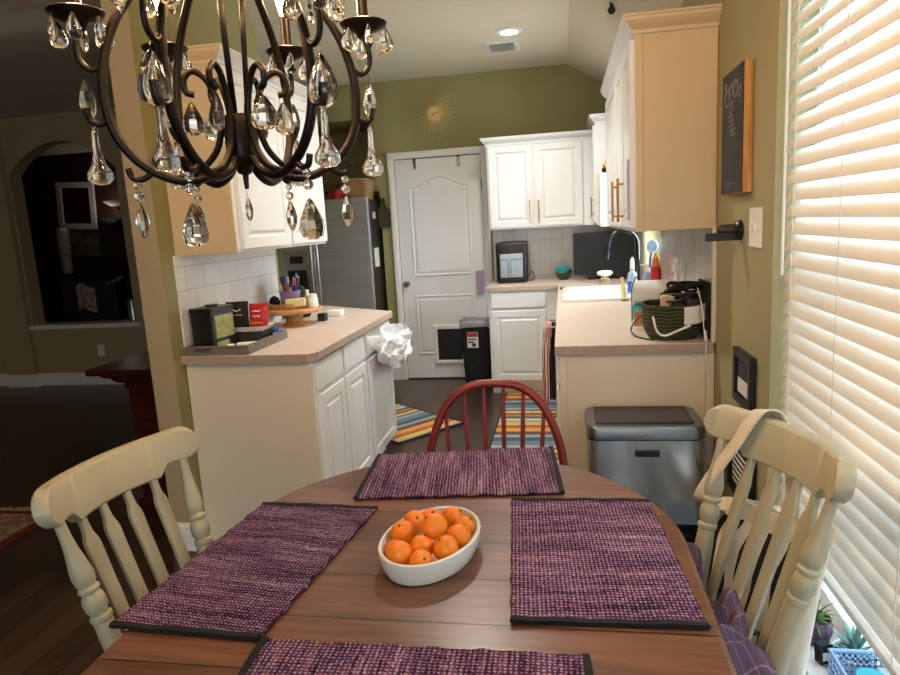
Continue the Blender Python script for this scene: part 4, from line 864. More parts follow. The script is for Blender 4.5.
# ------------------------------------------------------------------ chairs
def turned(mb, p, q, prof, n=16):
    P, Q = Vector(p), Vector(q); L = (Q-P).length; d = (Q-P).normalized(); R3 = Vector((0, 0, 1)).rotation_difference(d).to_matrix()
    return mb.loft([[P+R3@Vector((r*math.cos(2*pi*k/n), r*math.sin(2*pi*k/n), L*z)) for k in range(n)] for z, r in prof])
POST = [(0, .014), (.03, .016), (.10, .0215), (.25, .0215), (.42, .021), (.505, .0195), (.515, .0185), (.522, .0225), (.54, .0225), (.547, .018), (.556, .018), (.575, .0225), (.61, .0235), (.635, .021), (.645, .0175), (.655, .0175), (.662, .0215), (.675, .0215), (.682, .018), (.69, .0175), (.70, .0205), (.735, .0225), (.775, .0205), (.85, .0145), (.92, .0115), (1, .011)]
LEG = [(0, .012), (.1, .016), (.28, .022), (.32, .018), (.335, .024), (.36, .024), (.375, .018), (.45, .024), (.62, .026), (.78, .02), (.80, .026), (.83, .026), (.85, .02), (1, .018)]
def cream_chair(label, x, y, rz):
    t = thing('dining_chair', label, 'chair', (x, y, 0), rz, 'cream chairs at the table')
    kw = dict(local=True, smooth=SM)
    zt, zu, wt, wb, yb, lean, L, bow = .868, .978, .185, .142, -.18, .102, .230, .078
    mb = MB()   # saddle seat
    def so(s, z): return [Vector((s*.215*math.copysign(abs(math.cos(a))**.55, math.cos(a))*(1+.08*math.sin(a)), s*.205*math.copysign(abs(math.sin(a))**.55, math.sin(a)), z)) for a in [2*pi*k/40 for k in range(40)]]
    mb.loft([so(.93, .420), so(1, .432), so(1, .448), so(.97, .457), so(.80, .452), so(.4, .444)]).build('seat', M['cream'], t, **kw)
    cy = lambda X: bow*((X/L)**2-(wt/L)**2)
    yc = lambda X, z: yb-lean+cy(X)-(z-zt)*.22
    for sx in (-1, 1):
        turned(MB(), (sx*wb, yb, .445), (sx*wt, yb-lean-.004, zt+.035), POST).build('back_post', M['cream'], t, **kw)
        for sy in (-1, 1): turned(MB(), (sx*.20, sy*.20+.0, 0), (sx*.15, sy*.145, .43), LEG).build('leg', M['cream'], t, **kw)
        MB().tube([(sx*.185, -.18, .16), (sx*.182, 0, .165), (sx*.185, .18, .16)], [.009, .014, .009], 8).build('stretcher', M['cream'], t, **kw)
    MB().tube([(-.182, 0, .165), (0, 0, .17), (.182, 0, .165)], [.009, .014, .009], 8).build('stretcher', M['cream'], t, **kw)
    # crest board, bowed backwards in plan, lobed at both ends
    us = sorted(set([-L*math.cos(pi*k/60) for k in range(61)]+[-L+2*L*k/44 for k in range(45)])); rings = []
    for X in us:
        ax = abs(X); lo = zt+.002; hi = zu-.011*(1-(ax/L)**2)
        if ax > .128: lo += .026*min(1, math.sin(min(1, (ax-.128)/.026)*pi/2))
        rE = (zu-zt-.028)/2; t_ = max(0, (ax-(L-rE*.9))/(rE*.9)); dz = rE*(1-math.sqrt(max(0, 1-min(1, t_)**2)))*.97
        lo, hi = lo+dz, hi-dz; th = .0155; e = min(.006, (hi-lo)*.3)
        n_ = Vector((-2*bow*X/L**2, 1, 0)).normalized()
        pt = lambda off, z: Vector((X, yc(X, z), z))+n_*off
        rings.append([pt(-th+e, lo), pt(-th, lo+e), pt(-th, hi-e), pt(-th+e, hi), pt(th-e, hi), pt(th, hi-e), pt(th, lo+e), pt(th-e, lo)])
    MB().loft(rings).build('crest_rail', M['cream'], t, **kw)
    for u in (-.107, -.036, .036, .107):   # arrow spindles
        b0 = Vector((u*.92, yb+.004-.012*(1-abs(u)/.107), .445)); t0 = Vector((u, yc(u, zt), zt+.010)); rings = []
        for s, w, th in ((0, .009, .008), (.08, .0115, .009), (.15, .0140, .0075), (.70, .0170, .0075), (.845, .0182, .0075), (.865, .0172, .0075), (.905, .0105, .008), (.95, .0085, .008), (1, .0095, .0085)):
            p = b0.lerp(t0, s); rings.append([p+Vector((w*a, th*b, 0)) for a, b in ((-1, -.6), (-.7, -1), (.7, -1), (1, -.6), (1, .6), (.7, 1), (-.7, 1), (-1, .6))])
        MB().loft(rings).build('back_spindle', M['cream'], t, **kw)
    return t
cream_chair('cream wooden arrow-back chair at the left side of the table', -.704, 1.232, -1.697)
chR = cream_chair('cream wooden arrow-back chair by the window with a tote bag hung on it', .156, 1.344, 1.896)
# red hoop-back chair at the far end
t = thing('dining_chair', 'red hoop-back spindle chair at the far end of the table', 'chair', (-.245, 1.93, 0), pi)
kw = dict(local=True, smooth=SM)
def so(s, z): return [Vector((s*.205*math.copysign(abs(math.cos(a))**.7, math.cos(a))*(1+.06*math.sin(a)), s*.20*math.copysign(abs(math.sin(a))**.7, math.sin(a)), z)) for a in [2*pi*k/36 for k in range(36)]]
MB().loft([so(.93, .420), so(1, .432), so(1, .448), so(.96, .457), so(.5, .446)]).build('seat', M['red'], t, **kw)
hp = []
for k in range(33):
    a = pi*k/32; hz = max(0, math.sin(a))**.92; hx = .243*math.copysign(abs(math.cos(a))**.72, math.cos(a)); s = hz
    hp.append(Vector((hx*(1-.10*(1-min(1, hz*2.2))), -.165-.065*hz, .455+.450*hz)))
MB().tube(hp, .0145, 10).build('hoop', M['red'], t, **kw)
for k in range(6):
    x = (k-2.5)*.066; xt = x*1.02; zt_ = .455+.467*max(0, (1-(abs(xt)/.243)**(1/.72*1.0))) 
    cth = (abs(xt)/.243)**(1/.72); zt_ = .455+.450*(math.sqrt(max(0, 1-cth*cth))**.92); hz = (zt_-.455)/.450
    turned(MB(), (x*.85, -.165, .45), (xt, -.165-.065*hz, zt_), [(0, .006), (.3, .0085), (.7, .0075), (1, .0055)], 10).build('spindle', M['red'], t, **kw)
for sx in (-1, 1):
    for sy in (-1, 1): turned(MB(), (sx*.20, sy*.19, 0), (sx*.14, sy*.13, .43), LEG).build('leg', M['red'], t, **kw)
    MB().tube([(sx*.182, -.17, .16), (sx*.18, 0, .165), (sx*.182, .17, .16)], [.008, .012, .008], 8).build('stretcher', M['red'], t, **kw)
MB().tube([(-.18, 0, .165), (.18, 0, .165)], .011, 8).build('stretcher', M['red'], t, **kw)
# tote bag behind the right chair, plaid shirt on its seat
t = thing('tote_bag', 'natural canvas tote bag with black brush pattern hung on the right chair', 'bag', (.156, 1.344, 0), 1.896)
def bagring(z, w, d, y): return [Vector((.088+w*math.copysign(abs(math.cos(a))**.6, math.cos(a)), y-.10*(.18-w*math.cos(a))+d*math.copysign(abs(math.sin(a))**.8, math.sin(a)), z+.22*(.18-w*math.cos(a))*max(0, (z-.29)/.41))) for a in [2*pi*k/32 for k in range(32)]]
MB().loft([bagring(.29, .16, .012, -.262), bagring(.31, .175, .026, -.266), bagring(.45, .178, .026, -.278), bagring(.60, .178, .018, -.308), bagring(.665, .18, .012, -.325)], cap=(True, False)).build('bag_body', M['zebra'], t, local=True, smooth=SM)
MB().loft([bagring(.665, .181, .0135, -.325), bagring(.705, .182, .012, -.336), bagring(.705, .177, .008, -.336), bagring(.665, .176, .008, -.325)], cap=(False, False)).build('hem', M['canvas'], t, local=True)
tx = text_mesh('Bru', .045).xf(Matrix.Translation((.0, -.268, .50))@Matrix.Rotation(pi+.1, 4, 'Z')@Matrix.Rotation(pi/2, 4, 'X'))
tx.build('lettering', M['black'], t, local=True)
def strap(pts, w): 
    P = bez(pts, 8)
    def f(u, v):
        i = min(int(u*(len(P)-1)), len(P)-2); p = P[i].lerp(P[i+1], u*(len(P)-1)-i); return p+Vector((w*(v-.5), 0, -.25*w*(v-.5)))
    return MB().sheet(f, 40, 4)
strap([(.252, -.322, .68), (.245, -.275, .705), (.205, -.238, .745), (.165, -.252, .82), (.13, -.284, .90), (.110, -.312, .965), (.105, -.338, .984), (.09, -.368, .965), (.05, -.375, .86), (.03, -.36, .73)], .05).build('strap', M['canvas'], t, local=True, th=.004, smooth=True)
t = thing('plaid_shirt', 'crumpled purple plaid flannel shirt lying on the seat of the right chair', 'shirt', (.156, 1.344, 0), 1.896)
def sh(u, v):
    x = -.24+.44*u; y = -.165+.27*v
    h = .525+.13*math.exp(-((u-.5)**2)*4)*(1-.7*v)+.028*math.sin(9*u+4*v)+.018*math.sin(17*u-9*v+1)+.012*math.sin(31*u+13*v)
    e = min(u, 1-u); drop = max(0, .10-e)/.10
    
    q = Vector((x*7, y*9, .3)); f_ = abs(noise.noise(q*1.3))*.055+abs(noise.noise(q*2.7+Vector((3, 1, 2))))*.03
    nv = noise.noise_vector(q*1.1)*.03
    return Vector((x+.012*math.sin(11*v+5*u)+nv.x, y+.012*math.sin(13*u)+nv.y, max(.463, h-.06*drop-.03+f_)))
MB().sheet(sh, 84, 50).build('cloth', M['plaid'], t, local=True, th=.004, smooth=True)
MB().sheet(lambda u, v: Vector((-.13-.13*u+.01*math.sin(9*v), -.12+.12*v+.01*math.sin(7*u), .525+.04*math.sin(pi*v)+.025*math.sin(6*u+3*v)-.04*u)), 24, 18).build('sleeve', M['plaid'], t, local=True, th=.01, smooth=True)

# ------------------------------------------------------------------ chandelier
HX, HY = -.615, 1.255
ch = thing('chandelier', 'dark bronze chandelier with clear crystal drops above the table', 'chandelier', (HX, HY, 1.55))
V = lambda x, y, z: Vector((HX+x, HY+y, z))
MB().lathe([(0, 1.535), (.004, 1.535), (.006, 1.562), (.014, 1.566), (.016, 1.575), (.028, 1.585), (.032, 1.60), (.032, 1.668), (.026, 1.676), (0, 1.676)], (HX, HY, 0), 20).build('hub', M['bronze'], ch, smooth=SM)
MB().lathe([(0, 1.99), (.03, 1.99), (.055, 2.01), (.03, 2.04), (.012, 2.06), (.012, 2.66), (.06, 2.69), (.065, HC), (0, HC)], (HX, HY, 0), 20).build('top_stem', M['bronze'], ch, smooth=SM)
for a in (28.5, 148.5, 268.5):
    a = math.radians(a); d = Vector((math.cos(a), math.sin(a), 0)); MB().tube([V(0, 0, 1.67)+d*.016, V(0, 0, 2.0)+d*.032], .0055, 8).build('rod', M['bronze'], ch, smooth=True)
def crystal(kind, s):
    mb = MB()
    if kind == 'pear':      # flat faceted pear pendant
        pr = [(0, 0), (.10, -.06), (.25, -.28), (.40, -.55), (.44, -.74), (.36, -.92), (.18, -1.0), (0, -1.0)]; mb.lathe([(r*s, z*s) for r, z in pr], (0, 0, 0), 9, 1, .5)
    elif kind == 'almond':
        pr = [(0, 0), (.07, -.05), (.22, -.30), (.33, -.56), (.36, -.72), (.30, -.88), (.14, -.98), (0, -1.0)]; mb.lathe([(r*s, z*s) for r, z in pr], (0, 0, 0), 14, 1, .75)
    elif kind == 'spear':
        pr = [(0, 0), (.05, -.03), (.15, -.30), (.19, -.52), (.16, -.75), (.07, -.96), (0, -1.0)]; mb.lathe([(r*s, z*s) for r, z in pr], (0, 0, 0), 8)
    elif kind == 'drop':    # long neck with a round end
        pr = [(0, 0), (.06, 0), (.055, -.2), (.07, -.45), (.12, -.65), (.21, -.80), (.215, -.90), (.13, -.98), (0, -1.0)]; mb.lathe([(r*s, z*s) for r, z in pr], (0, 0, 0), 12)
    elif kind == 'bead':
        mb.lathe([(s*.5*math.sin(pi*i/6), -s*.5+s*.5*math.cos(pi*i/6)) for i in range(7)], (0, 0, 0), 8)
    return mb
PROTO = {}
def hang(kind, s, p, rz=0, par=None, name='crystal_drop', wire=.012):
    key = (kind, round(s, 3), name, wire)
    if key not in PROTO:
        mb = crystal(kind, s)
        if name == 'crystal_drop': mb.tube([(0, 0, -.003), (0, 0, wire+.004)], .0009, 4)
        o = mb.build(name, M['crystal'], ch, local=True, smooth=(True if kind in ('almond', 'drop') else False)); PROTO[key] = o
    else:
        o = PROTO[key].copy(); C.objects.link(o); o.parent = ch
    o.location = Vector(p)-ORG[ch.name]-Vector((0, 0, wire)); o.rotation_euler = (0, 0, rz); return o
ARM = [(.030, 1.592), (.055, 1.568), (.10, 1.553), (.145, 1.562), (.19, 1.592), (.222, 1.640), (.234, 1.70), (.228, 1.765), (.205, 1.83), (.165, 1.89), (.115, 1.945), (.05, 2.01)]
arm_me = {}
def addpart(key, mbf, mat, rot, name, smooth=True, par=None):
    if key not in arm_me:
        mb = mbf(); bmesh.ops.recalc_face_normals(mb.bm, faces=mb.bm.faces[:]); me = bpy.data.meshes.new(name); mb.bm.to_mesh(me); mb.bm.free(); me.materials.append(M[mat])
        if smooth:
            for p in me.polygons: p.use_smooth = True
            if smooth is not True: me.set_sharp_from_angle(angle=smooth)
        arm_me[key] = me
    o = bpy.data.objects.new(name, arm_me[key]); C.objects.link(o); o.parent = par or ch
    if par is None: o.location = Vector((HX, HY, 0))-ORG[ch.name]; o.rotation_euler = (0, 0, rot)
    return o
R2 = lambda pts: [(r, 0, z) for r, z in pts]
def arm_mb():
    mb = MB(); pts = bez(R2(ARM), 6); n = len(pts); mb.tube(pts, [.0075+.0015*math.sin(pi*i/(n-1)) for i in range(n)], 8)
    mb.tube(bez(R2([(.226, 1.77), (.245, 1.755), (.262, 1.765), (.268, 1.79), (.262, 1.825)]), 6), .0055, 8)       # cup branch
    mb.tube(bez(R2([(.228, 1.672), (.246, 1.662), (.262, 1.672), (.266, 1.690)]), 5), [.008]+[.0065]*13+[.004, .003][:2], 8) if False else mb.tube(bez(R2([(.228, 1.672), (.246, 1.660), (.262, 1.668), (.266, 1.688)]), 5), .006, 8)
    mb.tube(bez(R2([(.165, 1.574), (.185, 1.560), (.203, 1.562), (.210, 1.580)]), 5), .006, 8); return mb
def scroll_mb():
    mb = MB(); pts = bez(R2([(.13, 1.558), (.085, 1.572), (.048, 1.610), (.034, 1.665), (.037, 1.70), (.055, 1.742), (.078, 1.756), (.094, 1.740), (.092, 1.718), (.078, 1.713)]), 6)
    mb.tube(pts, .0062, 8); return mb
def pan_mb(): return MB().lathe([(0, 1.822), (.012, 1.824), (.018, 1.835), (.044, 1.846), (.048, 1.853), (.046, 1.855), (.03, 1.851), (0, 1.850)], (.26, 0, 0), 24)
def slv_mb(): return MB().lathe([(0, 1.85), (.013, 1.85), (.013, 1.858), (.011, 1.862), (.011, 1.925), (0, 1.925)], (.26, 0, 0), 14)
def bulb_mb(): return MB().lathe([(0, 1.925), (.007, 1.926), (.012, 1.94), (.0165, 1.958), (.014, 1.98), (.006, 2.0), (.001, 2.012), (0, 2.012)], (.26, 0, 0), 14)
for k in range(6):
    a = math.radians(28.5+60*k); d = Vector((math.cos(a), math.sin(a), 0))
    am = addpart('arm', arm_mb, 'bronze', a, 'arm'); addpart('scroll', scroll_mb, 'bronze', a, 'scroll')
    pn = addpart('pan', pan_mb, 'bronze', a, 'drip_pan', SM); addpart('slv', slv_mb, 'bronze', a, 'candle_sleeve', SM)
    bl = addpart('bulb', bulb_mb, 'bulb', a, 'bulb')
    l = bpy.data.lights.new('candle_lamp', 'POINT'); l.energy = 8.5; l.color = (1, .65, .34); l.shadow_soft_size = .03
    lo = bpy.data.objects.new('candle_lamp', l); C.objects.link(lo); lo.location = V(0, 0, 1.99)+d*.26
    c0 = V(0, 0, 1.848)+d*.26
    for j in range(6):
        b = a+2*pi*(j+.5)/6; hang('almond' if j % 2 else 'spear', .047, c0+Vector((math.cos(b), math.sin(b), 0))*.043, b, wire=.006)
    hang('almond' if k in (4, 5) else 'spear', .088 if k in (4, 5) else .075, V(0, 0, 1.76)+d*.262, a, wire=.022)
    hang('drop', .105, V(0, 0, 1.662)+d*.258, a, wire=.006)
    p = V(0, 0, 1.562)+d*.197
    hang('bead', .016, p, a, name='crystal_bead', wire=.006); hang('bead', .019, p, a, name='crystal_bead', wire=.025)
    if k in (4, 5): hang('pear', .074, p, a, wire=.058)
    else: hang('spear', .066, p, a+.3, wire=.047)
    hang('pear', .062, V(0, 0, 1.712)+d*.085, a+.8, wire=.012)
hang('spear', .045, V(0, 0, 1.535), 0, wire=.018)
# ------------------------------------------------------------------ right wall things
t = thing('chalkboard', 'chalkboard on a thick pine frame hanging on the right wall', 'chalkboard', (XR, 2.40, 1.49))
MB().box(XR-.028, XR-.001, 2.264, 2.546, 1.490, 1.892, .002).build('pine_frame', M['pine'], t)
cb = MB().box(XR-.031, XR-.0285, 2.268, 2.542, 1.493, 1.889).build('board', M['chalkb'], t)
mb = MB(); rnd = random.Random(21)
def scrib(cy_, cz_, r, turns, amp):
    return bez([(XR-.0312, cy_+(r+amp*math.sin(k*2.7))*math.cos(k*.75), cz_+(r*.8+amp*math.cos(k*1.9))*math.sin(k*.75)) for k in range(turns)], 4)
for cy_, cz_, r, n_ in ((2.36, 1.825, .028, 12), (2.42, 1.83, .022, 10), (2.47, 1.81, .03, 12), (2.31, 1.81, .018, 9), (2.42, 1.775, .02, 9), (2.50, 1.845, .016, 8)): mb.tube(scrib(cy_, cz_, r, n_, .008), .0011, 5)
for k in range(5): mb.tube(bez([(XR-.0312, 2.46-.012*j-.01*k, 1.745-.016*k+.006*math.sin(j*2.1+k)) for j in range(7)], 4), .0011, 5)
for k in range(2): mb.tube(bez([(XR-.0312, 2.47-.016*j, 1.525-.014*k+.003*math.sin(j*2.6)) for j in range(8-3*k)], 4), .001, 5)
mb.build('chalk_drawing', M['chalk'], cb)
t = thing('light_switch', 'white light switch plate on the right wall beside the blinds', 'switch', (XR, 2.20, 1.38))
MB().box(XR-.006, XR-.0005, 2.138, 2.268, 1.318, 1.440, .002).build('plate', M['paper'], t)
for y in (2.178, 2.228): MB().box(XR-.016, XR-.006, y-.005, y+.005, 1.368, 1.392, .002).build('toggle', M['paper'], t)
t = thing('wall_holder', 'black wall holder with a square arm on the right wall below the chalkboard', 'holder', (XR, 2.39, 1.36))
MB().lathe([(0, .001), (.034, .001), (.034, .014), (.026, .022), (0, .024)], (XR, 2.385, 1.368), 24, axis=(-1, 0, 0)).build('round_base', M['black'], t, smooth=SM)
MB().box(XR-.115, XR-.012, 2.375, 2.402, 1.335, 1.362, .003).build('arm', M['black'], t)
MB().lathe([(0, 0), (.015, 0), (.016, .01), (.016, .045), (.010, .058), (0, .06)], (XR-.02, 2.388, 1.374), 16, axis=(-1, 0, .0)).build('sleeve', M['dgrey'], t, smooth=SM)
def frame(name, label, y0, y1, z0, z1, fw, inner):
    t = thing(name, label, 'picture frame', (XR, (y0+y1)/2, z0))
    mb = MB()
    for a in ((y0, y1, z0, z0+fw), (y0, y1, z1-fw, z1), (y0, y0+fw, z0+fw, z1-fw), (y1-fw, y1, z0+fw, z1-fw)): mb.box(XR-.022, XR-.001, *a, .003)
    mb.build('frame', M['black'], t); MB().box(XR-.010, XR-.002, y0+fw, y1-fw, z0+fw, z1-fw).build('print', M[inner], t); return t
t = frame('picture_frame', 'upper small black picture frame on the right wall above the crest of the cream chair', 2.165, 2.385, .785, .970, .028, 'chalkb')
MB().box(XR-.0115, XR-.010, 2.20, 2.35, .82, .87).build('photo', M['paper'], t)
t = frame('picture_frame', 'lower black picture frame on the right wall behind the cream chair', 2.14, 2.44, .44, .64, .02, 'dgrey')
mb = MB()
for k in range(6): mb.box(XR-.0115, XR-.010, 2.19, 2.40, .48+.022*k, .488+.022*k)
mb.build('printed_lines', M['paper'], t)
# ------------------------------------------------------------------ steel pedal bin
t = thing('pedal_bin', 'brushed steel rectangular pedal bin in front of the right cabinet end', 'bin', (.285, 2.57, 0))
MB().loft([rr(.085, .485, 2.445, 2.70, .035, .001), rr(.082, .488, 2.44, 2.70, .035, .10), rr(.084, .486, 2.445, 2.70, .035, .275)]).build('black_base', M['black'], t, smooth=SM)
MB().loft([rr(.074, .498, 2.436, 2.710, .035, .276), rr(.074, .498, 2.436, 2.710, .035, .606)]).build('steel_body', M['binsteel'], t, smooth=SM)
MB().loft([rr(.070, .502, 2.430, 2.714, .038, .612), rr(.070, .502, 2.430, 2.714, .038, .651), rr(.075, .497, 2.435, 2.709, .036, .660), rr(.10, .472, 2.46, 2.69, .03, .661)]).build('lid_rim', M['steeld'], t, smooth=SM)
MB().loft([rr(.106, .466, 2.474, 2.690, .008, .6612), rr(.106, .466, 2.474, 2.690, .008, .667)]).build('lid_panel', M['dgrey'], t)
MB().box(.245, .335, 2.428, 2.437, .545, .570, .004).build('grip', M['black'], t)
for k in range(3): MB().box(.12+.0*k, .45, 2.425-.006*k, 2.446, .21-.06*k, .235-.06*k, .004).build('base_rib', M['black'], t)
MB().box(.17, .40, 2.38, 2.445, .03, .05, .006).build('pedal', M['black'], t)
t = thing('storage_tub', 'pale blue plastic tub on the floor in front of the steel bin', 'tub', (.47, 2.25, 0))
MB().loft([rr(.41, .56, 2.15, 2.35, .02, .001), rr(.40, .57, 2.14, 2.36, .02, .24), rr(.407, .563, 2.147, 2.353, .02, .24), rr(.415, .555, 2.155, 2.345, .02, .01)]).build('tub_body', M['lblue'], t, smooth=SM)

# ------------------------------------------------------------------ blind
t = thing('window_blind', 'white horizontal slat blind half lowered over the dining window', 'blind', (XR+.04, 1.27, .5))
BX = XR+.042; mb = MB(); z = .568
def slat_prof(zc):
    out = []
    for k in range(7):
        s = -1+2*k/6; w = .0255*s; b = .0035*(1-s*s)
        a = math.radians(64); out.append((BX+w*math.cos(a)-b*math.sin(a), zc+w*math.sin(a)+b*math.cos(a)))
    return out
while z < W2[3]-.08:
    pf = slat_prof(z); th = [(x+.0022, zz-.0012) for x, zz in pf[::-1]]
    poly = pf+th; mb.loft([[Vector((x, W2[0]+.012, zz)) for x, zz in poly], [Vector((x, W2[1]-.006, zz)) for x, zz in poly]]); z += .0455
mb.build('slats', M['slat'], t, smooth=SM)
MB().box(BX-.026, BX+.026, W2[0]+.012, W2[1]-.006, .522, .542, .004).build('bottom_rail', M['slat'], t)
MB().box(BX-.03, BX+.03, W2[0]+.005, W2[1]-.003, W2[3]-.055, W2[3]-.001, .004).build('head_rail', M['trimw'], t)
for y in (1.93, 1.62, 1.28, .85):
    mb = MB()
    for dx in (-.0255, .0255): mb.tube([(BX+dx, y, .51), (BX+dx, y, W2[3]-.05)], .0011, 5)
    mb.build('ladder_cord', M['paper'], t)
MB().tube([(BX-.032, 1.985, 1.25), (BX-.031, 1.987, 2.18)], .0042, 8).build('tilt_wand', M['paper'], t)
MB().tube(bez([(BX-.03, 1.60, .60), (BX-.05, 1.60, .555), (BX-.045, 1.57, .53), (BX-.03, 1.53, .525)], 6), .0014, 5).build('pull_cord', M['paper'], t)

# ------------------------------------------------------------------ window sill things
SZ = W2[2]+.0065
t = thing('potted_succulent', 'spiky green plant in a plaid pot on the window sill', 'plant', (.628, 1.715, SZ))
MB().lathe([(0, 0), (.030, 0), (.036, .02), (.040, .06), (.036, .062), (0, .055)], (.628, 1.715, SZ), 20)
mbp = MB(); cx_, cy_ = .628, 1.715
def potf(u, v): r = .032+.010*math.sin(pi*min(1, v*.8)); return Vector((cx_+r*math.cos(2*pi*u), cy_+r*math.sin(2*pi*u), SZ+.001+.062*v))
mbp.sheet(potf, 28, 8).build('pot', plaid('pot_plaid', .9), t, th=.004, smooth=True)
MB().cyl((cx_, cy_, SZ+.003), (cx_, cy_, SZ+.058), .030, .036).build('soil', M['soil'], t)
def leaf(mb, c, az, el, L, w, curve=.3):
    d = Vector((math.cos(az), math.sin(az), 0)); up = Vector((0, 0, 1)); side = Vector((-math.sin(az), math.cos(az), 0)); rings = []
    for k in range(7):
        s = k/6; e = el-curve*s; p = Vector(c)+(d*math.cos(e)+up*math.sin(e))*L*s; ww = w*(1-s)**.7*(.7+.6*s) if s < 1 else .0004; nrm = (up*math.cos(e)-d*math.sin(e))
        rings.append([p+side*ww, p+nrm*ww*.25+side*0, p-side*ww, p-nrm*ww*.35])
    mb.loft(rings); return mb
rnd = random.Random(8)
for k in range(16):
    leaf(MB(), (cx_, cy_, SZ+.055), k*2.4, 1.35-.065*k+rnd.uniform(-.1, .1), .06+.012*rnd.random(), .0055, .5).build('leaf', M['leaf'], t)
t = thing('potted_agave', 'blue-green agave in a white pot on the window sill', 'plant', (.68, 1.60, SZ))
cx_, cy_ = .680, 1.60
MB().lathe([(0, 0), (.035, 0), (.048, .03), (.052, .045), (.046, .045), (.042, .035), (0, .035)], (cx_, cy_, SZ+.0005), 24).build('pot', M['ceramic'], t, smooth=SM)
MB().cyl((cx_, cy_, SZ+.02), (cx_, cy_, SZ+.040), .043).build('soil', M['soil'], t)
for k in range(20): leaf(MB(), (cx_, cy_, SZ+.038), k*2.4, 1.5-.055*k, .085-.0012*k, .011, .15).build('leaf', M['agave'], t)
t = thing('plant_tag', 'black plant box leaning between the plaid pot and white pot on the sill', 'box', (.625, 1.60, SZ))
MB().box(-.018, .018, -.012, .012, 0, .05, .002, mat=Matrix.Translation((.618, 1.615, SZ+.003))@Matrix.Rotation(.3, 4, 'Z')@Matrix.Rotation(-.1, 4, 'X')).build('box_body', M['blackm'], t)
MB().box(-.012, .012, -.0132, -.0122, .01, .03, mat=Matrix.Translation((.618, 1.615, SZ+.003))@Matrix.Rotation(.3, 4, 'Z')@Matrix.Rotation(-.1, 4, 'X')).build('print', M['paper'], t)
t = thing('plastic_basket', 'pale blue perforated plastic basket on the window sill', 'basket', (.66, 1.44, SZ))
def wallp(mb, A, B, z0, z1, nu, nz):
    A, B = Vector(A), Vector(B); d = B-A; L = d.length; d.normalize(); n = Vector((d.y, -d.x, 0))*.0015
    def bar(s0, s1, a, b): 
        P = [A+d*s0, A+d*s1]; mb.loft([[P[0]-n+Vector((0, 0, a)), P[1]-n+Vector((0, 0, a)), P[1]+n+Vector((0, 0, a)), P[0]+n+Vector((0, 0, a))], [P[0]-n+Vector((0, 0, b)), P[1]-n+Vector((0, 0, b)), P[1]+n+Vector((0, 0, b)), P[0]+n+Vector((0, 0, b))]])
    for i in range(nz+1):
        zz_ = z0+(z1-z0)*i/nz; bar(0, L, zz_-.003, zz_+.003)
    for i in range(nu+1):
        s = L*i/nu; bar(max(0, s-.003), min(L, s+.003), z0, z1)
mb = MB(); q = [(.598, 1.37), (.724, 1.37), (.724, 1.535), (.598, 1.535)]
for i in range(4): wallp(mb, (*q[i], SZ), (*q[(i+1) % 4], SZ), .004, .088, 10, 5)
mb.box(.598, .724, 1.37, 1.535, SZ+.001, SZ+.004); mb.build('lattice', M['lblue'], t)
MB().tube([Vector((x, y, SZ+.091)) for x, y in q], .005, 8, True).build('rim', M['lblue'], t)
t = thing('seed_jar', 'teal topped small jar inside the pale blue basket', 'jar', (.66, 1.46, SZ+.005))
MB().lathe([(0, .0), (.03, .0), (.03, .06), (0, .06)], (.66, 1.46, SZ+.005), 16).build('jar_body', M['paper'], t, smooth=SM); MB().lathe([(0, .06), (.032, .06), (.032, .075), (0, .075)], (.66, 1.46, SZ+.005), 16).build('lid', M['teal'], t, smooth=SM)

# ------------------------------------------------------------------ living room beyond the post
t = thing('sideboard', 'dark cherry cabinet with moulded top behind the wall end', 'sideboard', (-2.05, 2.95, 0))
MB().box(-2.235, -1.852, 2.985, 3.95, .09, .745).build('body', M['cherry'], t)
MB().loft([[(-2.245-d, 2.975-d, z), (-1.852, 2.975-d, z), (-1.852, 3.96, z), (-2.245-d, 3.96, z)] for d, z in ((0, .7), (.0, .73), (.03, .745), (.045, .765), (.07, .775), (.08, .79))]).build('cornice', M['cherry'], t)
MB().box(-2.385, -1.852, 2.875, 4.02, .79, .822, .006).build('top', M['cherry'], t)
MB().loft([[(-2.245-d, 2.975-d, z), (-1.852, 2.975-d, z), (-1.852, 3.96, z), (-2.245-d, 3.96, z)] for d, z in ((.02, 0), (.02, .08), (.005, .10))]).build('plinth', M['cherry'], t)
t = thing('outlet', 'white wall outlet under the arched opening in the dark room', 'outlet', (-4.735, YB, .36))
MB().box(-4.775, -4.695, YB-.006, YB-.0005, .30, .42, .002).build('plate', M['paper'], t)
for z in (.335, .385): MB().box(-4.755, -4.715, YB-.009, YB-.006, z-.016, z+.016, .002).build('socket', M['paper'], t)
t = thing('framed_window_sash', 'white square old frame hanging crooked on the dark red wall', 'picture frame', (-6.8, 8.59, 2.0))
mz = Matrix.Translation((-6.82, 8.585, 2.0))@Matrix.Rotation(.06, 4, 'Y'); mb = MB()
for a in ((-.30, .30, .25, .33), (-.30, .30, -.33, -.25), (-.30, -.22, -.25, .25), (.22, .30, -.25, .25)): mb.box(a[0], a[1], -.035, 0, a[2], a[3], .006, mat=mz)
mb.build('frame', M['trimw'], t); MB().box(-.22, .22, -.012, -.002, -.25, .25, mat=mz).build('dark_picture', M['cherry'], t)
t = thing('canvas_picture', 'dull yellow picture low on the dark red wall left of the white frame', 'picture', (-7.3, 8.59, 1.55))
MB().box(-7.0+.0, -6.75, 8.56, 8.598, 1.28, 1.66).box(-6.98, -6.55, 8.57, 8.598, 1.28, 1.62).build('painting', paint('ochre_painting', '7a6a2c', .8, .35, 9), t)
t = thing('table_lamp', 'small white striped table lamp under the white frame', 'lamp', (-6.95, 8.4, 1.3))
mb = MB()
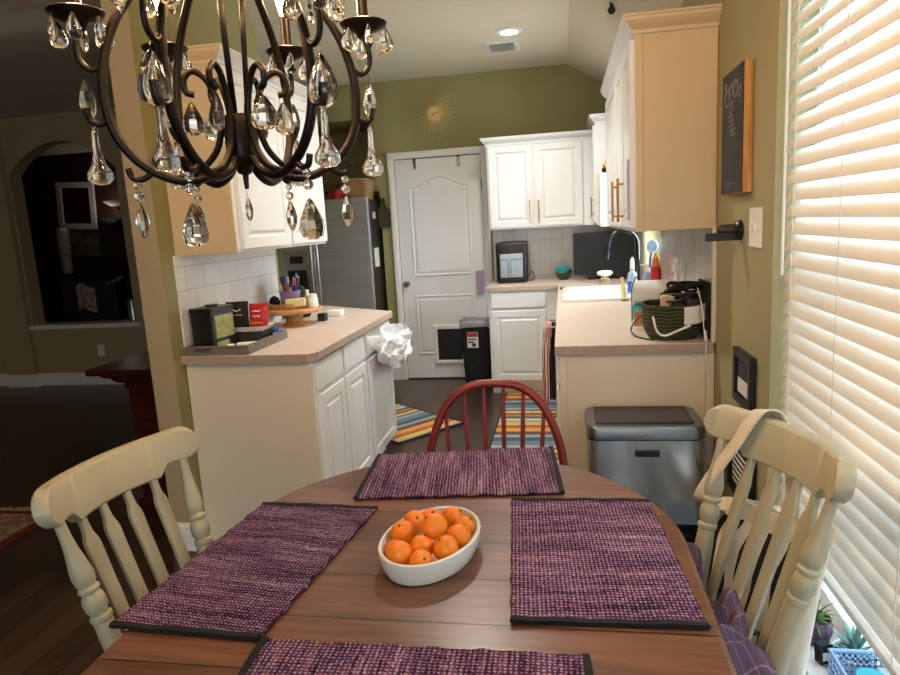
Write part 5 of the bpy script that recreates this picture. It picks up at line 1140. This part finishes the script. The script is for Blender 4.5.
for k in range(9): mb.lathe([(.085, 0), (.092, .012), (.085, .024)], (-6.98, 8.4, 1.28+.045*k), 16)
mb.build('pleats', M['paper'], t); MB().cyl((-6.98, 8.4, 1.051), (-6.98, 8.4, 1.70), .07).build('shade', M['trimw'], t)
MB().box(-7.2, -5.2, 8.2, 8.58, .0, 1.05, .02).build('console', M['blackm'], tag(thing('media_console', 'long black console against the dark red wall', 'console', (-6.2, 8.4, 0))))
def sconce(x, z, lb):
    l = bpy.data.lights.new('sconce_lamp', 'POINT'); l.energy = .5; l.color = (1, .85, .65); l.shadow_soft_size = .05
    lo = bpy.data.objects.new('sconce_lamp', l); C.objects.link(lo); lo.location = (x, 8.42, z+.05)
    t = thing('wall_sconce', lb, 'lamp', (x, 8.6, z))
    MB().lathe([(0, -.07), (.05, -.065), (.12, -.02), (.14, .0), (.132, .0), (.11, -.015), (.04, -.055), (0, -.06)], (x, 8.44, z), 24).build('bowl_shade', M['paper'], t, smooth=SM)
    MB().tube([(x, 8.6, z-.10), (x, 8.5, z-.11), (x, 8.44, z-.07)], .012, 8).build('bracket', M['black'], t)
sconce(-6.13, 2.02, 'upper white bowl sconce on the dark red wall'); sconce(-6.22, 1.79, 'lower white bowl sconce on the dark red wall')
t = thing('armchair', 'black leather armchair behind the arched opening', 'armchair', (-5.25, 6.9, 0))
MB().box(-5.62, -4.95, 6.75, 7.4, .001, .5, .06, 3).build('seat', M['blackm'], t); MB().box(-5.62, -4.95, 6.55, 6.78, .12, 1.10, .07, 3).build('backrest', M['blackm'], t)
for x in (-5.66, -5.05): MB().box(x, x+.14, 6.75, 7.4, .12, .68, .05, 3).build('armrest', M['blackm'], t)
t = thing('armchair', 'second black leather armchair nearer the right jamb of the arched opening', 'armchair', (-4.55, 6.95, 0))
MB().box(-4.80, -4.3, 6.75, 7.4, .001, .5, .06, 3).build('seat', M['blackm'], t); MB().box(-4.80, -4.3, 6.55, 6.78, .12, 1.14, .07, 3).build('backrest', M['blackm'], t)
t = thing('metal_canister', 'tall grey metal canister on the sill of the arched opening', 'canister', (-4.40, 6.1, .646))
MB().lathe([(0, 0), (.05, 0), (.05, .21), (.045, .22), (0, .22)], (-4.40, 6.12, .646), 20).build('canister_body', M['steelv'], t, smooth=SM)
t = thing('reading_lamp', 'bright metal reading lamp head between the black armchairs', 'lamp', (-4.87, 6.5, .9))
MB().tube([(-4.87, 6.5, 0.0), (-4.87, 6.5, 1.02)], .01, 8).build('pole', M['black'], t); MB().tube([(-4.93, 6.47, 1.0), (-4.72, 6.5, 1.08)], [.02, .03], 10).build('lamp_head', M['chrome'], t, smooth=SM)
t = thing('throw_blanket', 'patterned throw over the arm at the left of the arched opening', 'blanket', (-5.3, 6.5, .8))
MB().sheet(lambda u, v: Vector((-5.36+.22*u, 6.53+.02*math.sin(9*u), 1.0-.28*v+.03*math.sin(5*u))), 12, 10).build('cloth', M['persian'], t, th=.01, smooth=True)

# ------------------------------------------------------------------ garden outside the sink window
t = thing('garden_shrub', 'green leafy shrub outside the sink window', 'shrub', (1.6, 5.0, .2))
rnd = random.Random(31); mb = MB()
for k in range(90): leaf(mb, (1.65+rnd.uniform(-.35, .35), 4.9+rnd.uniform(-1.0, 1.2), .5+rnd.uniform(0, .9)), rnd.uniform(0, 6.28), rnd.uniform(.2, 1.4), rnd.uniform(.25, .5), .022, .8)
mb.build('foliage', M['leaf'], t); MB().tube([(1.65, 4.9, -.05), (1.66, 4.9, .9)], [.04, .02], 8).build('stem', M['cherry'], t)
